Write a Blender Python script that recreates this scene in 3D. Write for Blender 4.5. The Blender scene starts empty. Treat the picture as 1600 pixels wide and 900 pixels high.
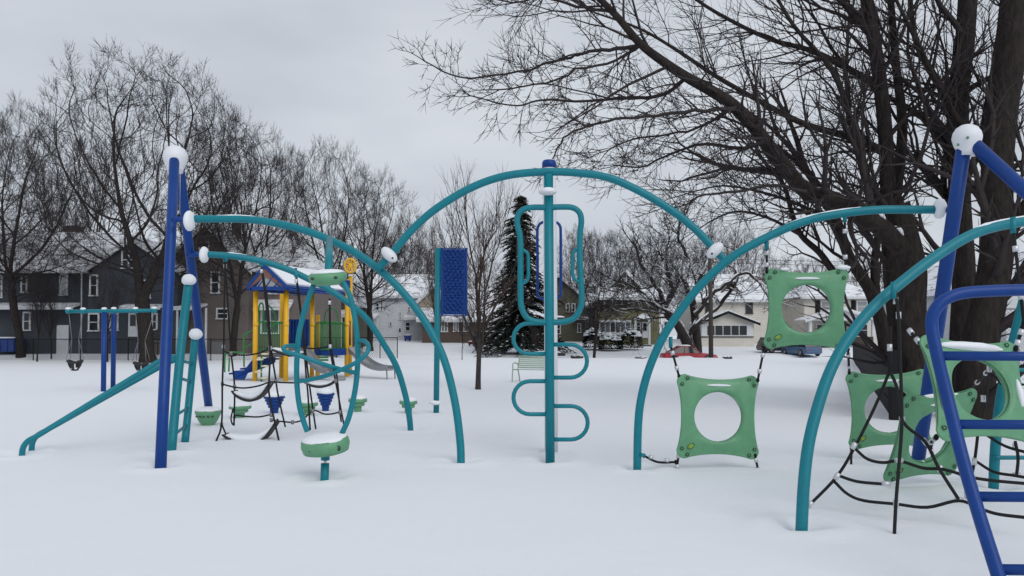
import bpy, math, random
import numpy as np
from mathutils import Vector, Matrix, noise
R_ = math.radians
scene = bpy.context.scene
COL = scene.collection
# ------------------------------------------------------------------ camera
F = 1232.0; CAMH = 1.5; PITCH = R_(1.7); SHIFT = 43.4
cam_d = bpy.data.cameras.new('camera'); cam = bpy.data.objects.new('camera', cam_d); COL.objects.link(cam)
cam_d.sensor_width = 36.0; cam_d.lens = F/1600*36.0; cam_d.shift_y = SHIFT/1600.0
cam_d.clip_start = 0.05; cam_d.clip_end = 6000
cam.location = (0, 0, CAMH); cam.rotation_euler = (R_(90)+PITCH, 0, 0)
scene.camera = cam
# ------------------------------------------------------------------ sky, sun, exposure
SUN_EL, SUN_ROT = R_(38), R_(150)
w = bpy.data.worlds.new('World'); scene.world = w; w.use_nodes = True
nt = w.node_tree; nt.nodes.clear()
wo = nt.nodes.new('ShaderNodeOutputWorld'); bg = nt.nodes.new('ShaderNodeBackground')
sky = nt.nodes.new('ShaderNodeTexSky'); sky.sky_type = 'NISHITA'; sky.sun_disc = False
sky.sun_elevation = SUN_EL; sky.sun_rotation = SUN_ROT
tc = nt.nodes.new('ShaderNodeTexCoord'); mp = nt.nodes.new('ShaderNodeMapping'); mp.inputs['Scale'].default_value = (1.0, 1.0, 2.6)
nz = nt.nodes.new('ShaderNodeTexNoise'); nz.inputs['Scale'].default_value = 2.3; nz.inputs['Detail'].default_value = 4; nz.inputs['Roughness'].default_value = .5
rp = nt.nodes.new('ShaderNodeValToRGB')
rp.color_ramp.elements[0].position = .32; rp.color_ramp.elements[0].color = (4.8, 5.15, 5.75, 1)
rp.color_ramp.elements[1].position = .68; rp.color_ramp.elements[1].color = (6.5, 6.82, 7.3, 1)
mx = nt.nodes.new('ShaderNodeMix'); mx.data_type = 'RGBA'; mx.inputs['Factor'].default_value = .94
nt.links.new(tc.outputs['Generated'], mp.inputs[0]); nt.links.new(mp.outputs[0], nz.inputs['Vector']); nt.links.new(nz.outputs['Fac'], rp.inputs[0])
nt.links.new(sky.outputs[0], mx.inputs[6]); nt.links.new(rp.outputs[0], mx.inputs[7])
nt.links.new(mx.outputs[2], bg.inputs[0]); bg.inputs[1].default_value = 0.1
nt.links.new(bg.outputs[0], wo.inputs[0])
sd = bpy.data.lights.new('sun', 'SUN'); sd.energy = 1.15; sd.angle = R_(40); sd.color = (1, .97, .93)
so = bpy.data.objects.new('sun', sd); COL.objects.link(so)
sv = Vector((math.sin(SUN_ROT)*math.cos(SUN_EL), math.cos(SUN_ROT)*math.cos(SUN_EL), math.sin(SUN_EL)))
so.rotation_euler = sv.to_track_quat('Z', 'Y').to_euler(); so.location = (0, -20, 30)
scene.view_settings.view_transform = 'Standard'; scene.view_settings.look = 'None'
scene.view_settings.exposure = 0.10; scene.view_settings.gamma = 1.0
scene.render.engine = 'CYCLES'
try:
    scene.cycles.use_denoising = True; scene.cycles.max_bounces = 6; scene.cycles.diffuse_bounces = 3
    scene.cycles.transparent_max_bounces = 8
except Exception: pass

# ------------------------------------------------------------------ geometry of the view
cp, sp = math.cos(PITCH), math.sin(PITCH)
def ray(px, py):
    xc = (px-800)/F; yc = (450-py+SHIFT)/F
    return Vector((xc, cp-yc*sp, sp+yc*cp))
def P(px, py, Y):
    d = ray(px, py); s = Y/d.y
    return Vector((d.x*s, Y, CAMH+d.z*s))
def sst(a, b, x):
    t = (x-a)/(b-a); t = 0. if t < 0 else (1. if t > 1 else t)
    return t*t*(3-2*t)
HOLES = []
for (a_, b_, y_) in ((250.5, 728, 9.33), (720.5, 720, 9.73), (641.5, 672, 13.), (995.5, 730, 9.24), (1252, 822, 6.33), (859, 717, 9.78), (861, 705, 10.4), (507, 747, 8.55), (1431, 735, 9.1), (266, 705, 10.6), (289, 686, 11.6), (34, 710, 10.2), (50, 703, 10.6), (1552, 760, 8.)):
    HOLES.append((P(a_, b_, y_).x, y_, .12))
PILES = [(13.9, 63.6, .62, 1.1), (16.6, 65.5, .3, 1.2), (-2.0, 66, .25, 2.), (20.5, 65.0, .35, 1.5), (9.5, 65.5, .3, 1.4)]
def zg(x, y):
    n = noise.noise((x*.12, y*.10, 0.))*.05 + noise.noise((x*.45, y*.35, 3.))*.024
    wl = sst(-12.5, -18.5, x)
    left = .45*sst(52.5, 56.0, y)+1.2*sst(62, 110, y)
    mid = .05*sst(56, 61, y) - .5*sst(61.5, 64, y)*(1-sst(68, 71, y)) + 1.45*sst(69, 92, y)
    z = n*min(1., .25+abs(y)/40) + wl*left + (1-wl)*mid + 2.*sst(150, 500, y)
    for (a, b, h, s) in PILES:
        q = ((x-a)**2+(y-b)**2)/(s*s)
        if q < 6: z += h*math.exp(-q)
    if 5.5 < y < 14 and abs(x) < 9:
        for (a, b, r) in HOLES:
            q = (x-a)**2+(y-b)**2
            if q < .6:
                d = math.sqrt(q); z += -.055*math.exp(-q/(r*r*1.4))+.028*math.exp(-((d-.30)/.13)**2)*(1+.8*noise.noise((x*4, y*4, 2)))
    if 55 < y < 76: z += .05*noise.noise((x*.7, y*.7, 9.))
    return z
def Gd(px, py):
    d = ray(px, py); d = d/d.y; y = 3.
    while y < 400:
        if CAMH+d.z*y <= zg(d.x*y, y): break
        y += .1
    for _ in range(12):
        pass
    return Vector((d.x*y, y, zg(d.x*y, y)))

# ------------------------------------------------------------------ materials
MATS = {}
def mat(name, col, rough=.6, metal=0., bump=0., bscale=20., var=0., vscale=6., col2=None, spec=None, coords='Object', stretch=None):
    m = bpy.data.materials.new(name); m.use_nodes = True; t = m.node_tree; b = t.nodes['Principled BSDF']
    b.inputs['Base Color'].default_value = (*col, 1); b.inputs['Roughness'].default_value = rough; b.inputs['Metallic'].default_value = metal
    if spec is not None: b.inputs['Specular IOR Level'].default_value = spec
    if bump or var:
        c = t.nodes.new('ShaderNodeTexCoord'); src = c.outputs[coords]
        if stretch:
            q = t.nodes.new('ShaderNodeMapping'); q.inputs['Scale'].default_value = stretch; t.links.new(src, q.inputs[0]); src = q.outputs[0]
    if var:
        n = t.nodes.new('ShaderNodeTexNoise'); n.inputs['Scale'].default_value = vscale; n.inputs['Detail'].default_value = 5; n.inputs['Roughness'].default_value = .65
        r = t.nodes.new('ShaderNodeValToRGB'); r.color_ramp.elements[0].position = .35; r.color_ramp.elements[1].position = .68
        c2 = col2 or tuple(x*(1-var) for x in col)
        r.color_ramp.elements[0].color = (*c2, 1); r.color_ramp.elements[1].color = (*col, 1)
        t.links.new(src, n.inputs['Vector']); t.links.new(n.outputs['Fac'], r.inputs[0]); t.links.new(r.outputs[0], b.inputs['Base Color'])
    if bump:
        n = t.nodes.new('ShaderNodeTexNoise'); n.inputs['Scale'].default_value = bscale; n.inputs['Detail'].default_value = 6
        bp = t.nodes.new('ShaderNodeBump'); bp.inputs['Strength'].default_value = bump; bp.inputs['Distance'].default_value = .02
        t.links.new(src, n.inputs['Vector']); t.links.new(n.outputs['Fac'], bp.inputs['Height']); t.links.new(bp.outputs[0], b.inputs['Normal'])
    MATS[name] = m; return m
def snowcap(m, lo=.35, hi=.7, ns=3., amt=.35, col=(.8, .82, .86)):
    """snow lying on the faces that look up, broken by noise"""
    t = m.node_tree; b = t.nodes['Principled BSDF']
    g = t.nodes.new('ShaderNodeNewGeometry'); s = t.nodes.new('ShaderNodeSeparateXYZ'); t.links.new(g.outputs['True Normal'], s.inputs[0])
    c = t.nodes.new('ShaderNodeTexCoord'); n = t.nodes.new('ShaderNodeTexNoise'); n.inputs['Scale'].default_value = ns; n.inputs['Detail'].default_value = 3
    t.links.new(c.outputs['Object'], n.inputs['Vector'])
    a = t.nodes.new('ShaderNodeMath'); a.operation = 'MULTIPLY_ADD'; a.inputs[1].default_value = amt*2; a.inputs[2].default_value = -amt
    t.links.new(n.outputs['Fac'], a.inputs[0])
    d = t.nodes.new('ShaderNodeMath'); d.operation = 'ADD'; t.links.new(s.outputs['Z'], d.inputs[0]); t.links.new(a.outputs[0], d.inputs[1])
    r = t.nodes.new('ShaderNodeMapRange'); r.inputs['From Min'].default_value = lo; r.inputs['From Max'].default_value = hi; t.links.new(d.outputs[0], r.inputs['Value'])
    x = t.nodes.new('ShaderNodeMix'); x.data_type = 'RGBA'; t.links.new(r.outputs[0], x.inputs['Factor'])
    if b.inputs['Base Color'].links: t.links.new(b.inputs['Base Color'].links[0].from_socket, x.inputs[6])
    else: x.inputs[6].default_value = b.inputs['Base Color'].default_value
    x.inputs[7].default_value = (*col, 1); t.links.new(x.outputs[2], b.inputs['Base Color'])
def siding(name, col, pitch=.16, strength=.9, rough=.75):
    m = mat(name, col, rough, var=.14, vscale=1.3); t = m.node_tree; b = t.nodes['Principled BSDF']
    c = t.nodes.new('ShaderNodeTexCoord'); s = t.nodes.new('ShaderNodeSeparateXYZ'); t.links.new(c.outputs['Object'], s.inputs[0])
    d = t.nodes.new('ShaderNodeMath'); d.operation = 'DIVIDE'; d.inputs[1].default_value = pitch; t.links.new(s.outputs['Z'], d.inputs[0])
    f = t.nodes.new('ShaderNodeMath'); f.operation = 'FRACT'; t.links.new(d.outputs[0], f.inputs[0])
    bp = t.nodes.new('ShaderNodeBump'); bp.invert = True; bp.inputs['Strength'].default_value = strength; bp.inputs['Distance'].default_value = .05
    t.links.new(f.outputs[0], bp.inputs['Height']); t.links.new(bp.outputs[0], b.inputs['Normal']); return m
def snowmat(name, col=(.80, .825, .865)):
    m = mat(name, col, .75, spec=.25); t = m.node_tree; b = t.nodes['Principled BSDF']
    c = t.nodes.new('ShaderNodeTexCoord')
    prev = None
    for (sc, st, dist, scl) in ((.55, .5, .05, (1, 1.5, 1)), (4., .45, .010, (1, 1.2, 1)), (70., .5, .005, (1, 1, 1))):
        q = t.nodes.new('ShaderNodeMapping'); q.inputs['Scale'].default_value = scl; t.links.new(c.outputs['Object'], q.inputs[0])
        n = t.nodes.new('ShaderNodeTexNoise'); n.inputs['Scale'].default_value = sc; n.inputs['Detail'].default_value = 4; t.links.new(q.outputs[0], n.inputs['Vector'])
        bp = t.nodes.new('ShaderNodeBump'); bp.inputs['Strength'].default_value = st; bp.inputs['Distance'].default_value = dist
        t.links.new(n.outputs['Fac'], bp.inputs['Height'])
        if prev: t.links.new(prev.outputs[0], bp.inputs['Normal'])
        prev = bp
    t.links.new(prev.outputs[0], b.inputs['Normal']); return m
def roofmat(name, dark, cover=.5, ns=.9):
    m = mat(name, dark, .85); t = m.node_tree; b = t.nodes['Principled BSDF']
    c = t.nodes.new('ShaderNodeTexCoord')
    q = t.nodes.new('ShaderNodeMapping'); q.inputs['Scale'].default_value = (1, 1.6, 3); t.links.new(c.outputs['Object'], q.inputs[0])
    n = t.nodes.new('ShaderNodeTexNoise'); n.inputs['Scale'].default_value = ns; n.inputs['Detail'].default_value = 8; n.inputs['Roughness'].default_value = .72
    t.links.new(q.outputs[0], n.inputs['Vector'])
    s = t.nodes.new('ShaderNodeSeparateXYZ'); t.links.new(c.outputs['Object'], s.inputs[0])
    wv = t.nodes.new('ShaderNodeMath'); wv.operation = 'MULTIPLY'; wv.inputs[1].default_value = 6.; t.links.new(s.outputs['Z'], wv.inputs[0])
    fr = t.nodes.new('ShaderNodeMath'); fr.operation = 'FRACT'; t.links.new(wv.outputs[0], fr.inputs[0])
    ad = t.nodes.new('ShaderNodeMath'); ad.operation = 'MULTIPLY_ADD'; ad.inputs[1].default_value = .10; t.links.new(fr.outputs[0], ad.inputs[0]); t.links.new(n.outputs['Fac'], ad.inputs[2])
    r = t.nodes.new('ShaderNodeValToRGB'); r.color_ramp.elements[0].position = cover-.06; r.color_ramp.elements[1].position = cover+.07
    r.color_ramp.elements[0].color = (.78, .80, .84, 1); r.color_ramp.elements[1].color = (*dark, 1)
    t.links.new(ad.outputs[0], r.inputs[0]); t.links.new(r.outputs[0], b.inputs['Base Color']); return m

M = MATS
snowmat('snow', (.805, .83, .868))
mat('teal', (.002, .195, .248), .42, spec=.35, bump=.05, bscale=45, var=.12, vscale=9)
mat('blue', (.003, .046, .24), .42, spec=.3, bump=.05, bscale=45, var=.15, vscale=9)
mat('green_plastic', (.118, .325, .175), .45, bump=.14, bscale=26, var=.13, vscale=7.)
mat('green_dark', (.02, .055, .03), .5)
mat('white_plastic', (.72, .74, .78), .5, bump=.08, bscale=20)
mat('clamp_green', (.10, .22, .14), .5)
mat('rope', (.010, .010, .012), .85, bump=.9, bscale=160)
mat('steel', (.62, .63, .66), .42, .6)
mat('rubber', (.02, .02, .023), .7, bump=.3, bscale=60)
mat('yellow', (.80, .43, .008), .38, bump=.04, bscale=30, var=.12, vscale=5)
mat('play_green', (.015, .20, .035), .45, var=.1)
mat('play_brown', (.19, .095, .07), .6, var=.2)
mat('cream', (.72, .66, .42), .5, var=.1)
mat('slide_grey', (.33, .34, .36), .4, .25, var=.15)
mat('deck_grey', (.09, .09, .10), .7, bump=.3, bscale=40)
mat('bench_green', (.36, .48, .36), .5, var=.1)
mat('emblem_yellow', (.30, .50, .06), .5)
mat('bark', (.046, .039, .037), .95, bump=1., bscale=9, var=.55, vscale=5, stretch=(3, 3, .8), spec=.1)
mat('bark_grey', (.075, .064, .06), .95, bump=1., bscale=9, var=.5, vscale=6, stretch=(3, 3, .8), spec=.1)
mat('twig', (.046, .039, .040), .95, spec=.1)
mat('twig_brown', (.082, .060, .053), .95, spec=.1)
snowcap(mat('bark_snow', (.050, .042, .042), .95, var=.4, vscale=6, spec=.1), .35, .6, 1.6, .35)
snowcap(mat('bark_dusted', (.044, .036, .034), .95, bump=1., bscale=9, var=.5, vscale=5, stretch=(3, 3, .8), spec=.1), .92, 1.1, .9, .3)
mat('needle', (.032, .040, .036), .9, var=.5, vscale=1.2, spec=.1)
mat('hedge_leaf', (.010, .017, .012), .85, var=.5, vscale=4, spec=.1)
mat('black_metal', (.011, .011, .013), .7, spec=.15)
mat('grey_metal', (.25, .25, .26), .5, .5, var=.2)
mat('rust_metal', (.10, .085, .08), .7, var=.3)
mat('trim_white', (.62, .64, .66), .6, var=.12, vscale=3)
mat('pane', (.012, .015, .019), .12)
mat('pane_grey', (.09, .10, .11), .2, var=.3, vscale=2)
mat('blind', (.30, .31, .32), .7)
siding('slate_siding', (.046, .056, .070)); siding('taupe_siding', (.150, .127, .118)); siding('white_siding', (.56, .58, .61), .2)
siding('olive_siding', (.150, .145, .075), .22); siding('cream_siding', (.63, .60, .54), .22); siding('sand_siding', (.36, .32, .25), .22)
siding('moss_siding', (.075, .073, .05), .22); siding('blue_siding', (.22, .29, .36), .22)
mat('brick', (.12, .085, .07), .85, bump=.5, bscale=14, var=.4, vscale=10)
mat('chimney_brick', (.13, .105, .095), .85, var=.35, vscale=4)
roofmat('roof_snow', (.10, .10, .115), .63); roofmat('roof_patchy', (.10, .10, .115), .59, 1.3)
mat('dark_wood', (.05, .04, .035), .8, var=.3)
mat('grey_wood', (.22, .21, .20), .8, var=.3)
mat('car_red', (.30, .010, .026), .3); mat('car_dark', (.016, .018, .022), .3); mat('car_blue', (.06, .12, .22), .3)
mat('tyre', (.012, .012, .013), .8); mat('rim', (.35, .36, .38), .35, .8); mat('lamp_lens', (.55, .55, .55), .15); mat('lamp_red', (.3, .01, .01), .2)
mat('bin_blue', (.012, .045, .22), .5, var=.1)
mat('red_plastic', (.16, .015, .025), .6)
mat('rock', (.05, .047, .045), .9, bump=.8, bscale=8, var=.4)
snowcap(MATS['rock'], .75, .9, 2., .2)
mat('wire', (.02, .02, .022), .6)

# ------------------------------------------------------------------ mesh helpers
def frame(t):
    t = t.normalized(); r = Vector((0, 0, 1)) if abs(t.z) < .9 else Vector((1, 0, 0))
    a = t.cross(r).normalized(); return a, a.cross(t).normalized()
def catmull(pts, n=6):
    pts = [Vector(p) for p in pts]
    if len(pts) < 3: 
        return [pts[0].lerp(pts[1], i/n) for i in range(n+1)]
    q = [pts[0]*2-pts[1]]+pts+[pts[-1]*2-pts[-2]]; out = []
    for i in range(1, len(q)-2):
        a, b, c, d = q[i-1:i+3]
        for k in range(n):
            t = k/n
            out.append(.5*((2*b)+(c-a)*t+(2*a-5*b+4*c-d)*t*t+(3*b-a-3*c+d)*t**3))
    out.append(pts[-1]); return out
class MB:
    def __init__(s): s.v = []; s.f = []; s.sm = []
    def add(s, vs, fs, smooth=False):
        o = len(s.v); s.v += [tuple(x) for x in vs]
        for f in fs: s.f.append(tuple(i+o for i in f)); s.sm.append(smooth)
        return s
    def tube(s, pts, r, n=10, cap=True, closed=False, sy=1.):
        pts = [Vector(p) for p in pts]; N = len(pts); rr = r if hasattr(r, '__len__') else [r]*N
        vs = []; a = None
        for i, p in enumerate(pts):
            if closed: t = pts[(i+1) % N]-pts[i-1]
            else: t = pts[min(i+1, N-1)]-pts[max(i-1, 0)]
            if t.length < 1e-9: t = Vector((0, 0, 1))
            t.normalize()
            if a is None: a, b = frame(t)
            else:
                a = (a-t*a.dot(t)).normalized(); b = a.cross(t).normalized()
            for k in range(n):
                th = 2*math.pi*k/n; vs.append(p+(a*math.cos(th)+b*math.sin(th)*sy)*rr[i])
        fs = []
        M_ = N if closed else N-1
        for i in range(M_):
            j = (i+1) % N
            for k in range(n): fs.append((i*n+k, i*n+(k+1) % n, j*n+(k+1) % n, j*n+k))
        s.add(vs, fs, True)
        if cap and not closed:
            o = len(s.v)-len(vs)
            s.f.append(tuple(o+k for k in range(n))[::-1]); s.sm.append(False)
            s.f.append(tuple(o+(N-1)*n+k for k in range(n))); s.sm.append(False)
        return s
    def box(s, c, d, rot=None):
        c = Vector(c); vs = []
        for z in (-.5, .5):
            for (x, y) in ((-.5, -.5), (.5, -.5), (.5, .5), (-.5, .5)):
                p = Vector((x*d[0], y*d[1], z*d[2]))
                if rot is not None: p = rot @ p
                vs.append(c+p)
        return s.add(vs, [(3, 2, 1, 0), (4, 5, 6, 7), (0, 1, 5, 4), (1, 2, 6, 5), (2, 3, 7, 6), (3, 0, 4, 7)])
    def bb(s, x0, x1, y0, y1, z0, z1): return s.box(((x0+x1)/2, (y0+y1)/2, (z0+z1)/2), (abs(x1-x0), abs(y1-y0), abs(z1-z0)))
    def prism(s, poly, vec, smooth=False):
        vec = Vector(vec); a = [Vector(p) for p in poly]; n = len(a)
        s.add(a+[p+vec for p in a], [tuple(range(n))[::-1], tuple(range(n, 2*n))]+[(i, (i+1) % n, n+(i+1) % n, n+i) for i in range(n)], smooth); return s
    def slab(s, quad, th):
        q = [Vector(p) for p in quad]; nrm = (q[1]-q[0]).cross(q[2]-q[0]).normalized()
        if nrm.z < 0: nrm = -nrm
        return s.prism(q, -nrm*th)
    def lathe(s, prof, c=(0, 0, 0), n=24, rot=None, sx=1., sy=1.):
        c = Vector(c); vs = []; m = len(prof)
        for (r, z) in prof:
            for k in range(n):
                th = 2*math.pi*k/n; p = Vector((r*math.cos(th)*sx, r*math.sin(th)*sy, z))
                if rot is not None: p = rot @ p
                vs.append(c+p)
        fs = [(i*n+k, i*n+(k+1) % n, (i+1)*n+(k+1) % n, (i+1)*n+k) for i in range(m-1) for k in range(n)]
        s.add(vs, fs, True); o = len(s.v)-len(vs)
        s.f.append(tuple(o+k for k in range(n))[::-1]); s.sm.append(True)
        s.f.append(tuple(o+(m-1)*n+k for k in range(n))); s.sm.append(True)
        return s
    def ell(s, c, r, rot=None, n=16, m=9, jit=0., seed=0):
        prof = []; c = Vector(c); vs = []; rnd = random.Random(seed)
        for i in range(m+1):
            ph = math.pi*i/m-math.pi/2
            for k in range(n):
                th = 2*math.pi*k/n
                p = Vector((math.cos(th)*math.cos(ph), math.sin(th)*math.cos(ph), math.sin(ph)))
                if jit: p *= 1+jit*noise.noise(p*1.7+Vector((seed*3.1, 0, 0)))
                p = Vector((p.x*r[0], p.y*r[1], p.z*r[2]))
                if rot is not None: p = rot @ p
                vs.append(c+p)
        return s.add(vs, [(i*n+k, i*n+(k+1) % n, (i+1)*n+(k+1) % n, (i+1)*n+k) for i in range(m) for k in range(n)], True)
    def mesh(s, name, mt, off=(0, 0, 0)):
        me = bpy.data.meshes.new(name); o = Vector(off)
        me.from_pydata([(x-o.x, y-o.y, z-o.z) for (x, y, z) in s.v], [], s.f)
        me.polygons.foreach_set('use_smooth', s.sm); me.materials.append(M[mt]); me.update(); return me
    def part(s, name, mt, parent, label=None, local=False, kind=None):
        off = Vector((0, 0, 0))
        if not local:
            q = parent
            while q is not None: off += q.location; q = q.parent
        ob = bpy.data.objects.new(name, s.mesh(name, mt, off)); COL.objects.link(ob); ob.parent = parent
        if label: ob['label'] = label
        if kind: ob['kind'] = kind
        return ob
    def thing(s, name, mt, label=None, cat=None, group=None, kind=None, at=None):
        a = np.array(s.v); o = Vector(((a[:, 0].min()+a[:, 0].max())/2, (a[:, 1].min()+a[:, 1].max())/2, a[:, 2].min())) if at is None else Vector(at)
        ob = bpy.data.objects.new(name, s.mesh(name, mt, o)); COL.objects.link(ob); ob.location = o
        tag(ob, label, cat, group, kind); return ob
def tag(o, label=None, cat=None, group=None, kind=None):
    if label: o['label'] = label
    if cat: o['category'] = cat
    if group: o['group'] = group
    if kind: o['kind'] = kind
def root(name, label, cat, loc, group=None):
    o = bpy.data.objects.new(name, None); COL.objects.link(o); o.location = loc; o.empty_display_size = .2
    tag(o, label, cat, group); return o
def dup(r, loc, label, rot=None, scale=None):
    n = r.copy(); COL.objects.link(n); n.location = loc; n['label'] = label
    if rot is not None: n.rotation_euler = rot
    if scale is not None: n.scale = scale
    for ch in r.children:
        c = ch.copy(); COL.objects.link(c); c.parent = n
        for g in ch.children:
            d = g.copy(); COL.objects.link(d); d.parent = c
    return n
def snow_strip(pts, r, maxslope=.42, seed=0):
    """ridge of snow lying along the top of a tube"""
    mb = MB(); rnd = random.Random(seed); run = []
    def flush():
        if len(run) > 3:
            n = len(run); rr = [r*.62*(min(1, (i+.15)/2.5, (n-.85-i)/2.5)**.6)*(1+.22*noise.noise((i*.5, seed, 0))) for i in range(n)]
            mb.tube([p+Vector((0, 0, r*.52)) for p in run], rr, 8)
        run.clear()
    for i in range(len(pts)-1):
        t = (pts[i+1]-pts[i]).normalized()
        gap = noise.noise((pts[i].x*1.1, pts[i].y*1.1, seed)) > .08
        if abs(t.z) < maxslope and not gap: run.append(pts[i])
        else: flush()
    flush(); return mb

# ------------------------------------------------------------------ ground
def ground():
    ys = [-30, -20, -12, -7, -4, -2]+list(np.arange(-1, 5.6, .28))+list(np.arange(5.6, 14, .085))+list(np.arange(14, 20, .28))+list(np.arange(20, 52, .8))+list(np.arange(52, 95, .5))+list(np.geomspace(95, 3500, 40))
    xp = list(np.arange(0, 9, .085))+list(np.arange(9, 45, .75))+list(np.geomspace(45, 3000, 36))
    xs = [-x for x in xp[:0:-1]]+xp
    vs = [(x, y, zg(x, y)) for y in ys for x in xs]; n = len(xs)
    fs = [(j*n+i, j*n+i+1, (j+1)*n+i+1, (j+1)*n+i) for j in range(len(ys)-1) for i in range(n-1)]
    mb = MB(); mb.add(vs, fs, True); mb.thing('ground', 'snow', 'smooth snow covering the park and the yards', None, kind='structure', at=(0, 0, 0))
ground()

# ------------------------------------------------------------------ bare trees
def polys_mesh(name, polys, mt, sides=4, off=(0, 0, 0)):
    groups = {}
    for p, r in polys: groups.setdefault(len(p), []).append((p, r))
    V = []; Q = []; base = 0
    for K, lst in groups.items():
        A = np.array([p for p, r in lst], dtype=np.float64); Rr = np.array([r for p, r in lst]); N = len(lst)
        S = sides if K > 3 else 3
        T = np.empty_like(A); T[:, 1:-1] = A[:, 2:]-A[:, :-2]; T[:, 0] = A[:, 1]-A[:, 0]; T[:, -1] = A[:, -1]-A[:, -2]
        T /= np.linalg.norm(T, axis=2, keepdims=True)+1e-9
        D = A[:, -1]-A[:, 0]; ref = np.zeros((N, 3)); ref[np.arange(N), np.abs(D).argmin(1)] = 1.
        n1 = np.cross(T, ref[:, None, :]); n1 /= np.linalg.norm(n1, axis=2, keepdims=True)+1e-9
        n2 = np.cross(T, n1)
        th = np.arange(S)*2*np.pi/S
        ring = A[:, :, None, :]+Rr[:, :, None, None]*(np.cos(th)[None, None, :, None]*n1[:, :, None, :]+np.sin(th)[None, None, :, None]*n2[:, :, None, :])
        V.append(ring.reshape(-1, 3))
        idx = np.arange(N*K*S).reshape(N, K, S)+base; nx = np.roll(idx, -1, axis=2)
        q = np.stack([idx[:, :-1], nx[:, :-1], nx[:, 1:], idx[:, 1:]], axis=-1).reshape(-1, 4); Q.append(q); base += N*K*S
    V = np.concatenate(V)-np.array(off); Q = np.concatenate(Q)
    me = bpy.data.meshes.new(name)
    me.vertices.add(len(V)); me.vertices.foreach_set('co', V.ravel().astype(np.float32))
    me.loops.add(Q.size); me.loops.foreach_set('vertex_index', Q.ravel().astype(np.int32))
    me.polygons.add(len(Q)); me.polygons.foreach_set('loop_start', np.arange(0, Q.size, 4, dtype=np.int32))
    me.polygons.foreach_set('use_smooth', np.ones(len(Q), dtype=bool))
    me.materials.append(M[mt]); me.update(calc_edges=True); return me
class Tree:
    def __init__(s, seed, maxl, minr=.008, up=.08, wob=.16, split=(2, 3), lat=2, dec=.74, ang=(16, 36), latang=(35, 62), rdec=.66, latlen=.6):
        s.rd = random.Random(seed); s.maxl = maxl; s.minr = minr; s.up = up; s.wob = wob; s.split = split; s.lat = lat; s.dec = dec
        s.ang = ang; s.latang = latang; s.rdec = rdec; s.latlen = latlen; s.big = []; s.small = []
    def put(s, pts, rad, lvl):
        (s.big if lvl <= 1 else s.small).append((pts, rad))
    def dirturn(s, d, deg, az=None):
        a, b = frame(d); az = s.rd.uniform(0, 6.2832) if az is None else az; t = R_(deg)
        return (d*math.cos(t)+(a*math.cos(az)+b*math.sin(az))*math.sin(t)).normalized()
    def grow(s, p, d, L, r, lvl):
        rd = s.rd; n = 5 if lvl <= 1 else (3 if lvl < s.maxl else 2)
        r = max(r, s.minr*1.15); re = max(s.minr*.8, r*s.rdec) if lvl < s.maxl else s.minr*.45
        pts = [tuple(p)]; rad = [r]; q = Vector(p); d = Vector(d); dirs = [d]
        for i in range(n):
            d = (d+Vector((rd.gauss(0, s.wob), rd.gauss(0, s.wob), rd.gauss(0, s.wob)+s.up))).normalized()
            q = q+d*(L/n); pts.append(tuple(q)); rad.append(r+(re-r)*(i+1)/n); dirs.append(d)
        s.put(pts, rad, lvl)
        if lvl >= s.maxl: return
        k = rd.randint(*s.split); az0 = rd.uniform(0, 6.28)
        for i in range(k):
            s.grow(q, s.dirturn(d, rd.uniform(*s.ang)*(1 if i else .8), az0+i*6.283/k+rd.uniform(-.5, .5)), L*s.dec*rd.uniform(.8, 1.15), re*.85, lvl+1)
        for i in range(s.lat):
            j = rd.randint(1, n-1) if n > 2 else 1
            s.grow(Vector(pts[j]), s.dirturn(dirs[j], rd.uniform(*s.latang)), L*s.latlen*rd.uniform(.6, 1.1), rad[j]*.5, min(s.maxl, lvl+(1 if rd.random() < .55 else 2)))
    def limb(s, pts, r0, r1, spawn=None, L=None, lvl=2, n=4, side=None, jitter=.0, end=True):
        """a limb laid by hand that grows side branches of its own"""
        rd = s.rd; c = catmull(pts, n)
        if jitter: c = [p+Vector((rd.gauss(0, jitter), rd.gauss(0, jitter), rd.gauss(0, jitter))) if 0 < i < len(c)-1 else p for i, p in enumerate(c)]
        rad = [r0+(r1-r0)*(i/(len(c)-1))**.8 for i in range(len(c))]
        s.put([tuple(p) for p in c], rad, 0 if r0 > .07 else 2)
        if spawn:
            for _ in range(spawn):
                j = rd.randint(1, len(c)-2); d = (c[j+1]-c[j]).normalized()
                s.grow(c[j], s.dirturn(d, rd.uniform(*s.latang)), L*rd.uniform(.55, 1.15), rad[j]*.42, lvl)
            if end: 
                for _ in range(2): s.grow(c[-1], s.dirturn((c[-1]-c[-2]).normalized(), rd.uniform(5, 25)), L*.8, r1*.9, lvl)
        return c
def tree_obj(name, label, t, loc, barkm, twigm, group=None, cat='tree', sides=6):
    o = root(name, label, cat, loc, group)
    a = bpy.data.objects.new('trunk', polys_mesh('trunk', t.big, barkm, sides, loc)); COL.objects.link(a); a.parent = o
    b = bpy.data.objects.new('crown', polys_mesh('crown', t.small, twigm, 3, loc)); COL.objects.link(b); b.parent = o
    return o
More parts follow.
